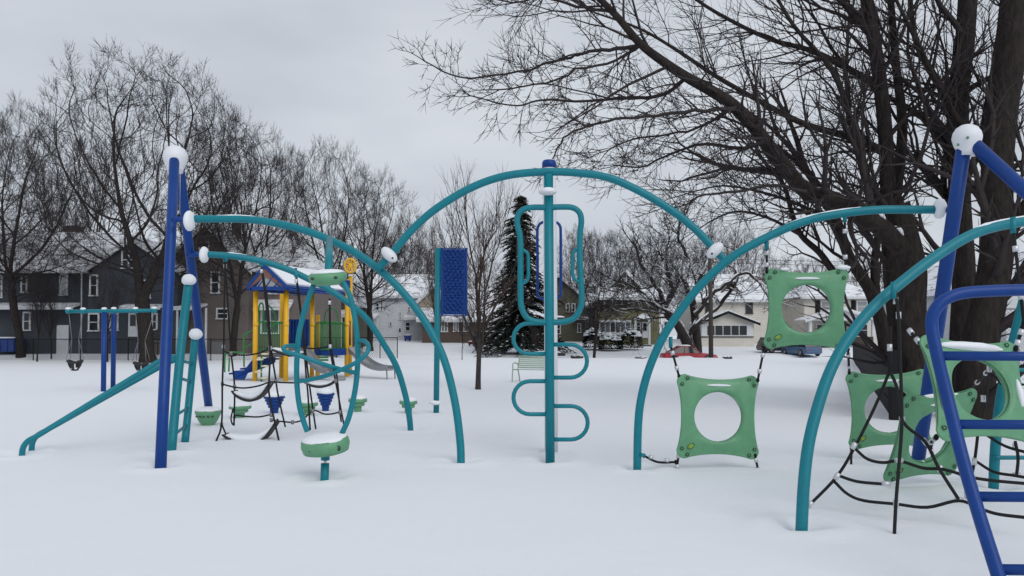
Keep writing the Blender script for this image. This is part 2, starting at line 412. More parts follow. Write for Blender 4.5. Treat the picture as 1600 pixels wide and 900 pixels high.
def generic(seed, H, r0, maxl=6, trunk=.27, limbs=4, spread=(14, 38), up=.07, wob=.15, dec=.74, lat=2, minr=.010, lean=(0, 0), ang=(14, 34), l1=.27, fork=.12, sway=.04):
    t = Tree(seed, maxl, minr=minr, up=up, wob=wob, dec=dec, lat=lat, ang=ang); rd = t.rd
    d = Vector((lean[0], lean[1], 1)).normalized(); n = 7; pts = []; rad = []; q = Vector((0, 0, -.3))
    for i in range(n+1):
        pts.append(tuple(q)); f = i/n; rad.append(r0*(1.35-.35*min(1, f*5))*(1-.25*f))
        d = (d+Vector((rd.gauss(0, sway), rd.gauss(0, sway), 0))).normalized(); q = q+d*(H*trunk/n)
    t.put(pts, rad, 0); q = Vector(pts[-1]); az = rd.uniform(0, 6.28)
    for i in range(limbs):
        t.grow(q-d*rd.uniform(0, fork)*H*trunk*2, t.dirturn(d, rd.uniform(*spread), az+i*6.283/limbs+rd.uniform(-.3, .3)), H*l1*rd.uniform(.85, 1.15), r0*.55, 1)
    t.grow(q, t.dirturn(d, 6), H*l1, r0*.6, 1)
    for i in range(3):
        t.grow(Vector(pts[rd.randint(4, 6)]), t.dirturn(d, rd.uniform(50, 75)), H*.16, r0*.25, 3)
    return t

def colonise(seed, H, r0, cw=.30, c0=.26, cz=.60, na=2200, step=.42, infl=3.2, kill=.75, stems=2, fork=.22, twigs=3, tl=1.0, minr=.011, up=.12, wander=.05, shell=.55, tsub=2):
    """bare tree grown toward points spread through a domed crown"""
    rd = random.Random(seed); rng = np.random.RandomState(seed); t = Tree(seed, 6, minr=minr, up=.13, wob=.10)
    att = []
    while len(att) < na:
        u = rng.uniform(-1, 1, 3); q = np.linalg.norm(u)
        if q > 1 or rng.rand() > (.35+.65*q**2 if shell else 1): continue
        z = cz*H+u[2]*((1-cz)*H if u[2] > 0 else (cz-c0)*H); k = 1+.16*math.sin(3*math.atan2(u[1], u[0])+seed)
        att.append((u[0]*cw*H*k, u[1]*cw*H*k, z))
    att = np.array(att); nodes = [np.array([0, 0, -.3])]; par = [-1]
    p = np.array([0, 0, -.3]); d = np.array([0, 0, 1.])
    while p[2] < H*fork:
        d = d+rng.normal(0, .05, 3)*np.array([1, 1, 0]); d /= np.linalg.norm(d); p = p+d*step; nodes.append(p); par.append(len(nodes)-2)
    top = len(nodes)-1; az = rd.uniform(0, 6.28)
    for i in range(stems):
        d = np.array([math.cos(az+i*6.283/stems)*.22, math.sin(az+i*6.283/stems)*.22, 1.]); d /= np.linalg.norm(d); p = nodes[top]; last = top
        while p[2] < H*(c0+.14):
            d = d+rng.normal(0, .06, 3); d /= np.linalg.norm(d); p = p+d*step; nodes.append(p); par.append(last); last = len(nodes)-1
    nd = np.array(nodes); best = np.full(len(att), 1e9); bi = np.zeros(len(att), int); alive = np.ones(len(att), bool); start = top-3; nc = {k: 0 for k in range(len(nd))}
    for it in range(90):
        new = nd[start:]
        D = np.linalg.norm(att[:, None, :]-new[None], axis=2); j = D.argmin(1); m = D[np.arange(len(att)), j]; b = m < best
        best[b] = m[b]; bi[b] = j[b]+start; alive &= best > kill
        sel = alive & (best < (infl if it > 14 else 60))
        if not sel.any(): break
        dirs = {}
        V = att-nd[bi]; V /= np.linalg.norm(V, axis=1, keepdims=True)+1e-9
        for k in np.nonzero(sel)[0]: dirs.setdefault(int(bi[k]), []).append(V[k])
        start = len(nd); add = []
        for k, vs in dirs.items():
            g = np.sum(vs, 0); g /= np.linalg.norm(g)+1e-9; pd = nd[k]-nd[par[k]]; pd /= np.linalg.norm(pd)+1e-9
            g = g+.95*pd+np.array([0, 0, up*1.6])+rng.normal(0, wander*1.3, 3); g /= np.linalg.norm(g)+1e-9
            q = nd[k]+g*step
            if nc[k] >= 2 or (nc[k] and np.linalg.norm(nd-q, axis=1).min() < step*.62):
                alive[bi == k] = False; continue
            nc[k] = nc.get(k, 0)+1; add.append(q); par.append(k)
        if not add: break
        nd = np.concatenate([nd, add])
        for k in range(start, len(nd)): nc[k] = 0
        if len(nd) > 9000: break
    n = len(nd); ch = [[] for _ in range(n)]
    for i in range(1, n): ch[par[i]].append(i)
    R2 = np.zeros(n)
    for i in range(n-1, -1, -1):
        R2[i] = sum(R2[c] for c in ch[i]) if ch[i] else (minr*1.5)**1.93
    rad = R2**(1/1.93); rad *= 1.; sc_ = r0/max(rad[2], 1e-6); rad = np.where(rad*sc_ < minr*1.15, minr*1.15, rad*sc_); rad[:2] *= 1.3
    stack = [(0, None)]
    while stack:
        i, pre = stack.pop(); pts = []; rr = []
        if pre is not None: pts.append(tuple(nd[pre])); rr.append(min(rad[pre], rad[i]*1.25))
        while True:
            pts.append(tuple(nd[i])); rr.append(rad[i])
            c = sorted(ch[i], key=lambda k: -rad[k])
            if not c: break
            for k in c[1:]: stack.append((k, i))
            i = c[0]
        while len(pts) > 1:
            k = 9 if len(pts) > 9 else len(pts); 
            if k == 2 or k == 3: pts_, rr_ = pts[:k], rr[:k]
            else: pts_, rr_ = pts[:k], rr[:k]
            (t.big if max(rr_) > .07*H/20 else t.small).append((pts_, rr_)); pts = pts[k-1:]; rr = rr[k-1:]
    for i in range(n):
        if rad[i] < .035*H/20 and i > 3:
            d = Vector(nd[i]-nd[par[i]]).normalized(); tip = not ch[i]
            for _ in range(twigs+1 if tip else (1 if rd.random() < twigs*.22 else 0)):
                t.grow(Vector(nd[i]), t.dirturn(d, rd.uniform(8, 26) if tip else rd.uniform(24, 46)), tl*rd.uniform(.6, 1.15), minr*1.1, 6-tsub)
    return t

# ------------------------------------------------------------------ houses
def win(parent, px0, py0, px1, py1, Y, pane='pane', fr='trim_white', bars=1, fw=.11, mull=0):
    a = P(px0, py1, Y); b = P(px1, py0, Y); x0, x1, z0, z1 = a.x, b.x, a.z, b.z
    m = MB(); y0, y1 = Y-.09, Y+.03
    m.bb(x0, x1, y0, y1, z1-fw, z1); m.bb(x0-.04, x1+.04, Y-.13, y1, z0, z0+fw*.8)
    m.bb(x0, x0+fw, y0, y1, z0+fw*.8, z1-fw); m.bb(x1-fw, x1, y0, y1, z0+fw*.8, z1-fw)
    if bars: m.bb(x0+fw, x1-fw, Y-.065, y1, (z0+z1)/2-.03, (z0+z1)/2+.03)
    for i in range(mull):
        xx = x0+(x1-x0)*(i+1)/(mull+1); m.bb(xx-fw*.5, xx+fw*.5, Y-.08, y1, z0+fw*.8, z1-fw)
    wo_ = m.part('window', fr, parent)
    g = MB(); g.bb(x0+fw*.6, x1-fw*.6, Y-.035, Y+.02, z0+fw*.5, z1-fw*.6); g.part('pane', pane, wo_)
    return wo_
def doorp(parent, px0, py0, px1, py1, Y, mt='trim_white', pane=True):
    a = P(px0, py1, Y); b = P(px1, py0, Y)
    m = MB(); m.bb(a.x, b.x, Y-.09, Y+.02, a.z, b.z); d = m.part('door', mt, parent)
    if pane:
        w_ = b.x-a.x; h_ = b.z-a.z; g = MB(); g.bb(a.x+w_*.2, b.x-w_*.2, Y-.11, Y-.085, a.z+h_*.45, b.z-h_*.08); g.part('pane', 'pane', d)
    k = MB(); k.ell((b.x-.12, Y-.13, a.z+(b.z-a.z)*.45), (.04, .04, .04), n=8, m=5); k.part('handle', 'grey_metal', d)
    return d
def cols(parent, pxs, Y, hw, z0, z1, nm, mt='trim_white'):
    for q in pxs: MB().bb(X(q, Y)-hw, X(q, Y)+hw, Y-hw, Y+hw, z0, z1).part(nm, mt, parent)
def X(px, Y): return P(px, 500, Y).x
def Z(py, Y): return P(800, py, Y).z
def gable_front(parent, pxl, pxr, pxp, pye, pyp, Y, depth, wallm, roofm, base, over=.35, trim='trim_white', th=.22):
    """pentagon wall facing the camera and a gable roof running back"""
    xl, xr, xp, ze, zp = X(pxl, Y), X(pxr, Y), X(pxp, Y), Z(pye, Y), Z(pyp, Y)
    MB().prism([(xl, Y, base), (xr, Y, base), (xr, Y, ze), (xp, Y, zp), (xl, Y, ze)], (0, depth, 0)).part('wall', wallm, parent)
    r = MB(); f0 = Y-over; f1 = Y+depth+over
    for (xe, s) in ((xl, -1), (xr, 1)):
        k = (zp-ze)/abs(xp-xe); xo = xe+s*over; zo = ze-k*over; 
        r.prism([(xp, f0, zp+.05), (xo, f0, zo+.05), (xo, f0, zo+.05+th), (xp, f0, zp+.05+th)], (0, f1-f0, 0))
    ro = r.part('roof', roofm, parent)
    t = MB()
    for (xe, s) in ((xl, -1), (xr, 1)):
        k = (zp-ze)/abs(xp-xe); xo = xe+s*over; zo = ze-k*over
        t.prism([(xp, f0-.05, zp-.20), (xo, f0-.05, zo-.20), (xo, f0-.05, zo+.06), (xp, f0-.05, zp+.06)], (0, .045, 0))
    t.part('rake_board', trim, ro); return ro
def gable_side(parent, pxl, pxr, pye, pyr, Y, rise_d, depth, wallm, roofm, base, over=.4, trim='trim_white', th=.22):
    """long wall facing the camera, ridge parallel to it"""
    xl, xr, ze = X(pxl, Y), X(pxr, Y), Z(pye, Y); zr = Z(pyr, Y+rise_d)
    MB().prism([(xl, Y, base), (xl, Y, ze), (xl, Y+rise_d, zr), (xl, Y+depth, ze), (xl, Y+depth, base)], (xr-xl, 0, 0)).part('wall', wallm, parent)
    k = (zr-ze)/rise_d; r = MB()
    r.prism([(xl-over, Y-over, ze-k*over+.05), (xl-over, Y+rise_d, zr+.05), (xl-over, Y+rise_d, zr+.05+th), (xl-over, Y-over, ze-k*over+.05+th)], (xr-xl+2*over, 0, 0))
    r.prism([(xl-over, Y+rise_d, zr+.05), (xl-over, Y+depth+over, ze-k*over+.05), (xl-over, Y+depth+over, ze-k*over+.05+th), (xl-over, Y+rise_d, zr+.05+th)], (xr-xl+2*over, 0, 0))
    ro = r.part('roof', roofm, parent)
    MB().bb(xl-over, xr+over, Y-over-.10, Y-over-.004, ze-k*over-.10, ze-k*over+.12).part('gutter', trim, ro); return ro
def pent(parent, pxl, pxr, py0, py1, Y, out, name='porch_roof', mt='roof_snow', th=.16, trim='trim_white'):
    a0 = Vector((X(pxl, Y), Y-out, Z(py1, Y-out))); a1 = Vector((X(pxr, Y), Y-out, Z(py1, Y-out)))
    b1 = Vector((X(pxr, Y), Y, Z(py0, Y))); b0 = Vector((X(pxl, Y), Y, Z(py0, Y)))
    o = MB().slab([a0+Vector((0, 0, th)), a1+Vector((0, 0, th)), b1, b0], th).part(name, mt, parent)
    MB().bb(a0.x, a1.x, a0.y-.06, a0.y-.004, a0.z-.12, a0.z+.06).part('fascia', trim, o); return o

# dark slate house
Y = 57.; b = .1
h = root('slate_house', 'long dark slate house behind the swing set, chimney on its snowy roof', 'house', (X(90, Y), Y, .4))
rf = gable_side(h, -120, 140, 420, 368, Y, 5., 10., 'slate_siding', 'roof_patchy', b)
MB().bb(X(103, 63), X(123, 63), 62.4, 63.6, Z(385, 63), Z(354, 63)).part('chimney', 'chimney_brick', rf)
MB().tube([P(66, 382, 61), P(66, 372, 61)], .13, 8).part('vent_pipe', 'black_metal', rf)
MB().tube([P(56, 405, 58.5), P(56, 398, 58.5)], .12, 8).part('vent_pipe', 'black_metal', rf)
gable_front(h, 137, 277, 208, 421, 374, Y-.5, 10., 'slate_siding', 'roof_patchy', b)
for a in ((-2, 430, 5, 466), (33, 430, 44, 458), (93, 427, 107, 462)): win(h, *a, Y, 'blind' if a[0] > 80 else 'pane')
win(h, 36, 487, 49, 517, Y)
for a in ((140, 429, 154, 463), (138, 489, 156, 518), (171, 489, 186, 517)): win(h, *a, Y-.5)
win(h, 190, 392, 213, 420, Y-.5, mull=1)
win(h, 216, 436, 236, 467, Y-.5, fw=.14); win(h, 237, 489, 247, 516, Y-.5)
doorp(h, 201, 489, 216, 526, Y-.5); doorp(h, 89, 508, 108, 553, Y, 'trim_white', False)
pent(h, -120, 126, 473, 481, Y, 1.0); pent(h, 198, 262, 475, 481, Y-.5, 1.2)
m = MB(); m.tube([P(133, 422, Y-.45), P(128, 428, Y-.55), P(127.5, 440, Y-.2), P(127, 556, Y-.2)], .05, 8); m.part('downspout', 'trim_white', h)
sto = MB().bb(X(229, 55.5), X(252, 55.5), 55.9, 56.5, .3, 1.41).part('porch_stairs', 'grey_wood', h)
for i in range(4):
    z = .40+.24*(4-i)
    MB().bb(X(229, 55.5), X(252, 55.5), 55.895-.3*(i+1), 55.895-.3*i, z-.07, z).part('step', 'grey_wood', sto)
ra = MB()
for pxx in (230, 238, 247): ra.bb(X(pxx, 54.8)-.03, X(pxx, 54.8)+.03, 54.77, 54.83, .4, 2.0)
ra.tube([P(228, 528, 54.8), P(248, 514, 54.8)], .04, 6); ra.tube([P(228, 537, 54.8), P(248, 524, 54.8)], .03, 6); ra.part('handrail', 'dark_wood', sto)
for i in range(2):
    pass
# taupe house
Y = 58.
h = root('taupe_house', 'taupe gabled house behind the yellow post playset', 'house', (X(330, Y), Y, .4))
gable_front(h, 252, 388, 321, 418, 350, Y, 11., 'taupe_siding', 'roof_patchy', b)
yw = Y+1.; xa_, xb_, ze_, zr_ = X(388.5, yw), X(490, yw), Z(421, yw), Z(356, yw+5)
MB().bb(xa_, xb_, yw, yw+9.5, b, ze_).part('wall', 'taupe_siding', h)
m = MB(); A = [(xa_, yw-.4, ze_), (xb_+.4, yw-.4, ze_), (xb_+.4, yw+9.9, ze_), (xa_, yw+9.9, ze_), (xa_, yw+4.8, zr_), (X(434, yw+4.8), yw+4.8, zr_-.3)]
m.add(A, [(0, 1, 5, 4), (1, 2, 5), (2, 3, 4, 5), (3, 0, 4), (3, 2, 1, 0)]); ro = m.part('roof', 'roof_patchy', h)
MB().bb(xa_, xb_+.4, yw-.5, yw-.404, ze_-.14, ze_+.06).part('gutter', 'trim_white', ro)
win(h, 311, 377, 328, 406, Y); win(h, 329, 424, 344, 459, Y); win(h, 338, 481, 358, 499, Y); win(h, 268, 505, 282, 534, Y)
win(h, 300, 424, 309, 458, Y)
pent(h, 275, 324, 474, 482, Y, 1.6)
cols(h, (322, 277), 56.5, .06, b, Z(481, 56.5), 'porch_post')
w2 = win(h, 407, 482, 452, 522, Y+1.0, 'pane_grey', mull=2, fw=.14)
win(h, 420, 430, 436, 460, Y+1.0); win(h, 462, 430, 476, 460, Y+1.0)
pent(h, 402, 458, 468, 482, Y+1.0, 1.0)
MB().bb(X(330, Y), X(352, Y), Y-.05, Y+.05, .3, Z(534, Y)).part('basement_vent', 'grey_metal', h)
MB().bb(X(364, 63), X(373, 63), 62.5, 63.4, Z(380, 63), Z(342, 63)).part('chimney', 'chimney_brick', h)
# small dark roofed house with white porch, between taupe and white
Y = 74.
h = root('porch_house', 'small house with dark wall and white porch between the taupe and white houses', 'house', (X(525, Y), Y, .6))
gable_front(h, 494, 552, 520, 474, 440, Y, 9., 'moss_siding', 'roof_snow', .3)
pent(h, 497, 550, 484, 494, Y, 1.8)
cols(h, (499, 516, 533, 548), 72.4, .1, .2, Z(493, 72.4), 'porch_column')
win(h, 503, 500, 512, 518, Y); doorp(h, 521, 500, 529, 526, Y); win(h, 515, 452, 525, 466, Y)
# white house
Y = 88.; b = .9
h = root('white_house', 'white sided two storey house with snowy roof beyond the sapling', 'house', (X(620, Y), Y, 1.3))
gable_side(h, 578, 664, 462, 432, Y, 5., 10., 'white_siding', 'roof_snow', b)
for a in ((587, 473, 593, 485), (594.5, 470, 598.5, 486), (623.5, 487, 627, 500), (637, 479, 641.5, 488), (608, 503, 613, 510), (633, 503, 641.5, 517)): win(h, *a, Y, fw=.08)
doorp(h, 623, 512, 627, 525, Y)
pent(h, 560, 592, 490, 497, Y, 2.2)
MB().bb(X(560, Y), X(591, Y), Y-2.0, Y-1.9, b, Z(518, Y)).part('porch_wall', 'white_siding', h); cols(h, (562, 571, 580, 590), 86, .08, Z(518, 86)+.02, Z(497, 86), 'porch_post')
pent(h, 632, 662, 493, 498, Y, .8)
for q in (570, 582): win(h, q-4, 501, q+4, 517, Y)
# brick bungalow
Y = 84.; b = .6
h = root('brick_house', 'low brown brick house with snowy roof behind the bare street tree', 'house', (X(730, Y), Y, 1.1))
gable_side(h, 660, 862, 497, 455, Y, 5.5, 11., 'brick', 'roof_snow', b, over=.6)
gable_front(h, 655, 690, 680, 470, 447, Y+1.5, 6., 'sand_siding', 'roof_snow', 3.)
for a in ((689, 500, 700, 519), (708, 500, 717, 518.5), (724, 500, 733, 518.5), (762, 501, 778, 518.5)): win(h, *a, Y, 'pane_grey', fw=.13, mull=1 if a[0] in (689, 762, 708) else 0)
for i in range(4): MB().bb(X(790, Y), X(808, Y), Y-2.2-.35*(i+1), Y-2.2-.35*i-.01, b, 1.0+.2*(4-i)).part('porch_step', 'grey_wood', h)
doorp(h, 794, 503, 803, 528, Y)
pent(h, 786, 858, 497, 503, Y, 2.2)
cols(h, (787, 812, 836, 857), 82, .12, b, Z(503, 82), 'porch_column')
m = MB(); m.bb(X(812, 82), X(857, 82), 81.9, 82.0, b, Z(519, 82)); m.part('porch_wall', 'dark_wood', h)
# moss green house half behind pole
Y = 86.; b = .5
h = root('green_house', 'dark moss green house partly behind the central climbing pole', 'house', (X(885, Y), Y, .9))
gable_front(h, 846, 914, 872, 466, 430, Y, 10., 'moss_siding', 'roof_snow', b)
for a in ((902, 505, 908, 520), (884, 474, 890, 488), (893, 474, 899, 488), (860, 506, 876, 522)): win(h, *a, Y, fw=.09)
pent(h, 898, 918, 494, 498, Y, 1.)
# pale blue sliver house
Y = 90.
h = root('blue_house', 'pale blue house glimpsed between the moss and olive houses', 'house', (X(921, Y), Y, 1.))
gable_side(h, 914, 934, 478, 462, Y, 4., 8., 'blue_siding', 'roof_snow', b)
win(h, 919, 500, 924, 512, Y, fw=.08)
# olive house
Y = 82.; b = .3
h = root('olive_house', 'olive house with white framed sun porch behind snowy bushes', 'house', (X(975, Y), Y, .8))
gable_front(h, 938, 1020, 975, 465, 422, Y+2.6, 10., 'moss_siding', 'roof_snow', b)
m = MB(); m.bb(X(934, Y), X(1030, Y), Y, Y+2.5, b, Z(483, Y)); m.part('porch_wall', 'olive_siding', h)
pent(h, 931, 1034, 449, 467, Y+2.4, 3.0, 'porch_roof')
MB().bb(X(932, Y), X(1033, Y), Y-.35, Y-.05, Z(483, Y), Z(469, Y)).part('frieze', 'dark_wood', h)
m = MB(); m.bb(X(936, Y), X(986, Y), Y-.06, Y-.003, Z(523, Y), Z(500, Y)); pw = m.part('porch_frame', 'trim_white', h)
for i in range(6):
    q = 938+i*8; w_ = MB(); w_.bb(X(q, Y), X(q+6.6, Y), Y-.1, Y-.05, Z(518.5, Y), Z(503.5, Y)); w_.part('pane', 'pane' if i in (2,) else 'pane_grey', pw)
win(h, 970, 434, 977, 442, Y+2.6, fw=.08); win(h, 978, 434, 985, 442, Y+2.6, fw=.08)
m = MB(); m.prism([P(991, 499, Y-1.6), P(1024, 499, Y-1.6), P(1007, 489, Y-1.6)], (0, 1.6, 0)); m.part('entry_roof', 'snow', h)
cols(h, (992.5, 1014.5), Y-1.4, .1, b, Z(499, Y-1.4), 'entry_column')
doorp(h, 1003, 503, 1012, 528, Y); win(h, 994, 503, 1001, 516, Y, fw=.08)
[MB().bb(X(994, Y), X(1014, Y), Y-1.5-.3*i, Y-1.21-.3*i, .2, .9-.2*i).part('porch_step', 'dark_wood', h) for i in range(3)]
win(h, 1037, 502, 1044, 516, Y+2.6, fw=.08)
# cream house
Y = 80.; b = .3
h = root('cream_house', 'cream house with a gabled porch and ribbon of five dark windows', 'house', (X(1145, Y), Y, .7))
gable_side(h, 1093, 1200, 467, 432, Y+3, 5., 10., 'cream_siding', 'roof_snow', b, over=.5)
gable_front(h, 1096, 1178, 1136, 503, 487, Y, 3., 'cream_siding', 'roof_snow', b, over=.5, trim='black_metal', th=.12)
win(h, 1165, 471, 1176, 490.5, Y+3, fw=.12, fr='dark_wood'); win(h, 1102, 473, 1112, 490, Y+3, fw=.12, fr='dark_wood')
m = MB(); m.bb(X(1096, Y), X(1176, Y), Y-.05, Y-.003, Z(525.5, Y), Z(507, Y)); pw = m.part('porch_frame', 'trim_white', h)
for i in range(5):
    q = 1105+i*12.6; w_ = MB(); w_.bb(X(q, Y), X(q+11, Y), Y-.09, Y-.045, Z(523.5, Y), Z(509, Y)); wo2 = w_.part('pane', 'pane', pw)
    w_ = MB(); w_.bb(X(q, Y), X(q+11, Y), Y-.12, Y-.085, Z(516.5, Y), Z(516, Y)); 
MB().bb(X(1095, Y), X(1177, Y), Y-.1, Y-.003, Z(527, Y), Z(525.8, Y)).part('sill_board', 'black_metal', h)
gable_front(h, 1121, 1160, 1141, 462, 440, Y+4.2, 4., 'dark_wood', 'roof_snow', 5., over=.4, trim='dark_wood')
win(h, 1130, 452, 1139, 464, Y+4.2, fw=.08); win(h, 1143, 452, 1152, 464, Y+4.2, fw=.08)
MB().bb(X(1182, 87), X(1192, 87), 86.5, 87.6, Z(462, 87), Z(433, 87)).part('chimney', 'chimney_brick', h)
# cream house with shutters
Y = 82.
h = root('shuttered_house', 'cream house with dark window shutters seen through the upper green panel', 'house', (X(1310, Y), Y, .8))
gx0, gx1 = 1257, 1372
m = MB(); m.bb(X(gx0, Y), X(gx1, Y), Y, Y+9, b, Z(465, Y)); m.part('wall', 'cream_siding', h)
xl, xr, ze, zr = X(gx0, Y)-.6, X(gx1, Y)+.6, Z(464, Y), Z(430, Y+4.5)
m = MB(); A = [Vector((xl, Y-.6, ze)), Vector((xr, Y-.6, ze)), Vector((xr, Y+9.6, ze)), Vector((xl, Y+9.6, ze)), Vector((xl+4.5, Y+4.5, zr)), Vector((xr-4.5, Y+4.5, zr))]
m.add(A, [(0, 1, 5, 4), (1, 2, 5), (2, 3, 4, 5), (3, 0, 4), (3, 2, 1, 0)]); m.part('roof', 'roof_snow', h)
MB().bb(xl, xr, Y-.68, Y-.604, ze-.22, ze+.03).part('gutter', 'trim_white', h)
for q in (1282, 1338):
    win(h, q, 470, q+17, 488, Y, 'blind')
    m = MB(); m.bb(X(q-8, Y), X(q-1, Y), Y-.08, Y-.002, Z(489, Y), Z(469, Y)); m.part('shutter', 'black_metal', h)
    m = MB(); m.bb(X(q+18, Y), X(q+25, Y), Y-.08, Y-.002, Z(489, Y), Z(469, Y)); m.part('shutter', 'black_metal', h)
gable_front(h, 1262, 1368, 1316, 499, 482, Y-2.5, 2.4, 'trim_white', 'roof_snow', Z(500, Y-2.5)-.05, over=.4, th=.1)
cols(h, (1266, 1299, 1332, 1364), 79.7, .14, b, Z(500, 79.7), 'porch_column')
win(h, 1275, 506, 1300, 526, Y, mull=1); doorp(h, 1310, 505, 1322, 534, Y, 'dark_wood'); win(h, 1332, 506, 1356, 526, Y, mull=1)
MB().bb(X(1266, 79.3), X(1299, 79.3), 79.25, 79.35, .4, Z(526, 79.3)).part('porch_wall', 'dark_wood', h); MB().bb(X(1334, 79.3), X(1364, 79.3), 79.25, 79.35, .4, Z(526, 79.3)).part('porch_wall', 'dark_wood', h)
# white building behind the right fence
Y = 34.
h = root('white_garage', 'white sided building behind the chain link fence at far right', 'house', (X(1640, Y), Y, 0))
gable_front(h, 1572, 1720, 1646, 445, 395, Y, 12., 'white_siding', 'roof_snow', -.2)
win(h, 1612, 505, 1640, 560, Y)

# ------------------------------------------------------------------ fences
def wires(x0, x1, z0, z1, Y, sp, r):
    m = MB(); H = z1-z0; x = x0-H
    while x < x1:
        for s in (0, 1):
            a, b_ = x, x+H; za, zb = (z0, z1) if s == 0 else (z1, z0)
            t0 = max(0, (x0-a)/H); t1 = min(1, (x1-a)/H)
            if t1 > t0: m.tube([(a+t0*H, Y+.006*s, za+(zb-za)*t0), (a+t1*H, Y+.006*s, za+(zb-za)*t1)], r, 3, cap=False)
        x += sp
    return m
def chain_fence(label, pxs, Y, top, bot, group, pm, sp, r, wr, px0=None, px1=None):
    h = root('chain_link_fence', label, 'fence', (X(pxs[0], Y), Y, bot), group)
    x0, x1 = X(pxs[0], Y), X(pxs[-1], Y)
    for q in pxs: MB().tube([(X(q, Y), Y, bot-.3), (X(q, Y), Y, top+.04)], r, 8).part('post', pm, h)
    MB().tube([(x0, Y, top), (x1, Y, top)], r*.75, 8).part('top_rail', pm, h)
    wires(x0, x1, bot, top-.02, Y+.045, sp, wr).part('wire_mesh', pm, h, kind='stuff')
chain_fence('black chain link fence in front of the dark slate house', [-130, -60, -5, 53, 127, 201, 265, 330, 398], 53.5, 1.5, 0., 'black chain link fences', 'black_metal', .16, .035, .006)
chain_fence('black chain link fence crossing behind the playset', [400, 442, 485, 526, 566, 594, 621], 60., 1.62, .1, 'black chain link fences', 'black_metal', .18, .035, .006)
chain_fence('tall grey chain link fence behind the big trunks at right', [1499, 1590, 1690], 19.5, 2.25, 0., None, 'grey_metal', .11, .03, .004)
# dark picket fence running away beside the big trees
a = Vector((X(1394, 14.8), 14.8, 0)); c = Vector((X(1332, 57), 57, 0)); L = (c-a).length; d = (c-a)/L; N = 280
h = root('picket_fence', 'black picket fence running back from the big trees', 'fence', a)
ang = math.atan2(d.y, d.x); me = MB().box((0, 0, .58), (.115, .025, 1.22)).mesh('picket', 'black_metal')
for i in range(N):
    o = bpy.data.objects.new('picket', me); COL.objects.link(o); o.parent = h; q = d*(L*(i+.5)/N)
    o.location = (q.x, q.y, zg(a.x+q.x, a.y+q.y)*.9+.02*random.Random(i).random()); o.rotation_euler = (0, 0, ang)
for z in (.3, .95): MB().tube([a+Vector((.02, .04, z)), c+Vector((.02, .04, z))], .03, 4).part('rail', 'black_metal', h)
MB().box(a+Vector((-.02, -.05, .55)), (.13, .13, 1.5)).part('post', 'black_metal', h)

# ------------------------------------------------------------------ trees
protos = {}
def place(kind, px, py_base, Y, top, label, name='bare_tree', group='bare trees behind the playground', rz=0., wx=1., barkm='bark', twigm='twig', **kw):
    """first use of a kind builds it with unit height 10, later uses copy it"""
    base = P(px, py_base, Y); base.z = zg(base.x, base.y)
    H = P(px, top, Y).z-base.z
    if kind not in protos:
        t = kw['gen']; o = tree_obj(name, label, t, Vector((0, 0, 0)), barkm, twigm, group); 
        zs = [p[2] for pts, r in t.small for p in pts]; o['top'] = max(zs); protos[kind] = o
        del o['top']; protos[kind+'_h'] = max(zs)
    else:
        o = dup(protos[kind], (0, 0, 0), label); o.name = name; o['group'] = group
    s = H/protos[kind+'_h']; o.location = base; o.scale = (s*wx, s*wx, s); o.rotation_euler = (0, 0, rz); return o
gA = lambda: colonise(11, 20, .40, .30, .20, .58, 2100, .45, 3.2, .80, 2, .20, 2, .9, minr=.008)
gB = lambda: colonise(27, 20, .34, .29, .20, .52, 1800, .45, 3.2, .80, 3, .26, 2, .9, minr=.008)
gC = lambda: colonise(38, 16, .25, .33, .22, .54, 1500, .45, 3.2, .80, 3, .20, 2, .9, minr=.008)
gD = lambda: generic(48, 12, .16, 5, .3, 5, (14, 32), up=.11, wob=.12, minr=.011, lat=2)
place('A', 232, 556, 50.5, 66, 'tallest bare tree with a broad domed crown, behind the left blue post', gen=gA(), wx=1.16, rz=.4)
place('B', 33, 561, 54.5, 150, 'bare tree at the far left edge beside the blue dumpster', gen=gB(), wx=.95, rz=1.)
place('B', -75, 561, 57, 130, 'bare tree half cut off by the left edge', wx=1., rz=2.6)
place('C', 364, 552, 55, 152, 'bare tree leaning in front of the taupe house', gen=gC(), wx=.86, rz=2.)
place('A', 395, 546, 62, 190, 'slim bare tree right behind the playset roof', wx=.8, rz=3.3)
place('B', 508, 540, 70, 205, 'bare tree rising behind the yellow sun disc', wx=.82, rz=4.4)
place('A', 578, 544, 76, 252, 'bare tree in front of the white house porch', wx=.85, rz=5.2)
place('C', 640, 530, 108, 335, 'low bare tree behind the white house', wx=.9, rz=4.)
place('D', 148, 440, 70, 120, 'thin tall bare tree behind the slate house roof', gen=gD(), wx=.6, rz=1.)
place('D', 97, 440, 72, 190, 'slender bare tree rising beside the slate house chimney', wx=.5, rz=3.)
place('D', 58, 564, 53.0, 380, 'small forked bare tree at the fence by the slate house', wx=.55, rz=2.2)
place('D', 80, 562, 54.0, 400, 'thin bare tree leaning near the white side door', wx=.6, rz=4.)
place('D', 168, 560, 52.5, 400, 'thin bare tree by the fence behind the swing posts', wx=.7, rz=5.)
place('D', 722, 563, 57, 440, 'thin young bare tree on the park edge beside the street tree', wx=.45, rz=.6)
place('D', 684, 577, 39, 330, 'thin grey trunked bare tree right behind the blue climbing wall', wx=.5, rz=2.5)
place('D', 838, 551, 66, 500, 'tiny leafless sapling left of the central pole', wx=.7, rz=1.9)
place('C', 928, 549, 68, 350, 'bare tree with straight dark trunk in front of the olive house bushes', wx=.78, rz=1.2)
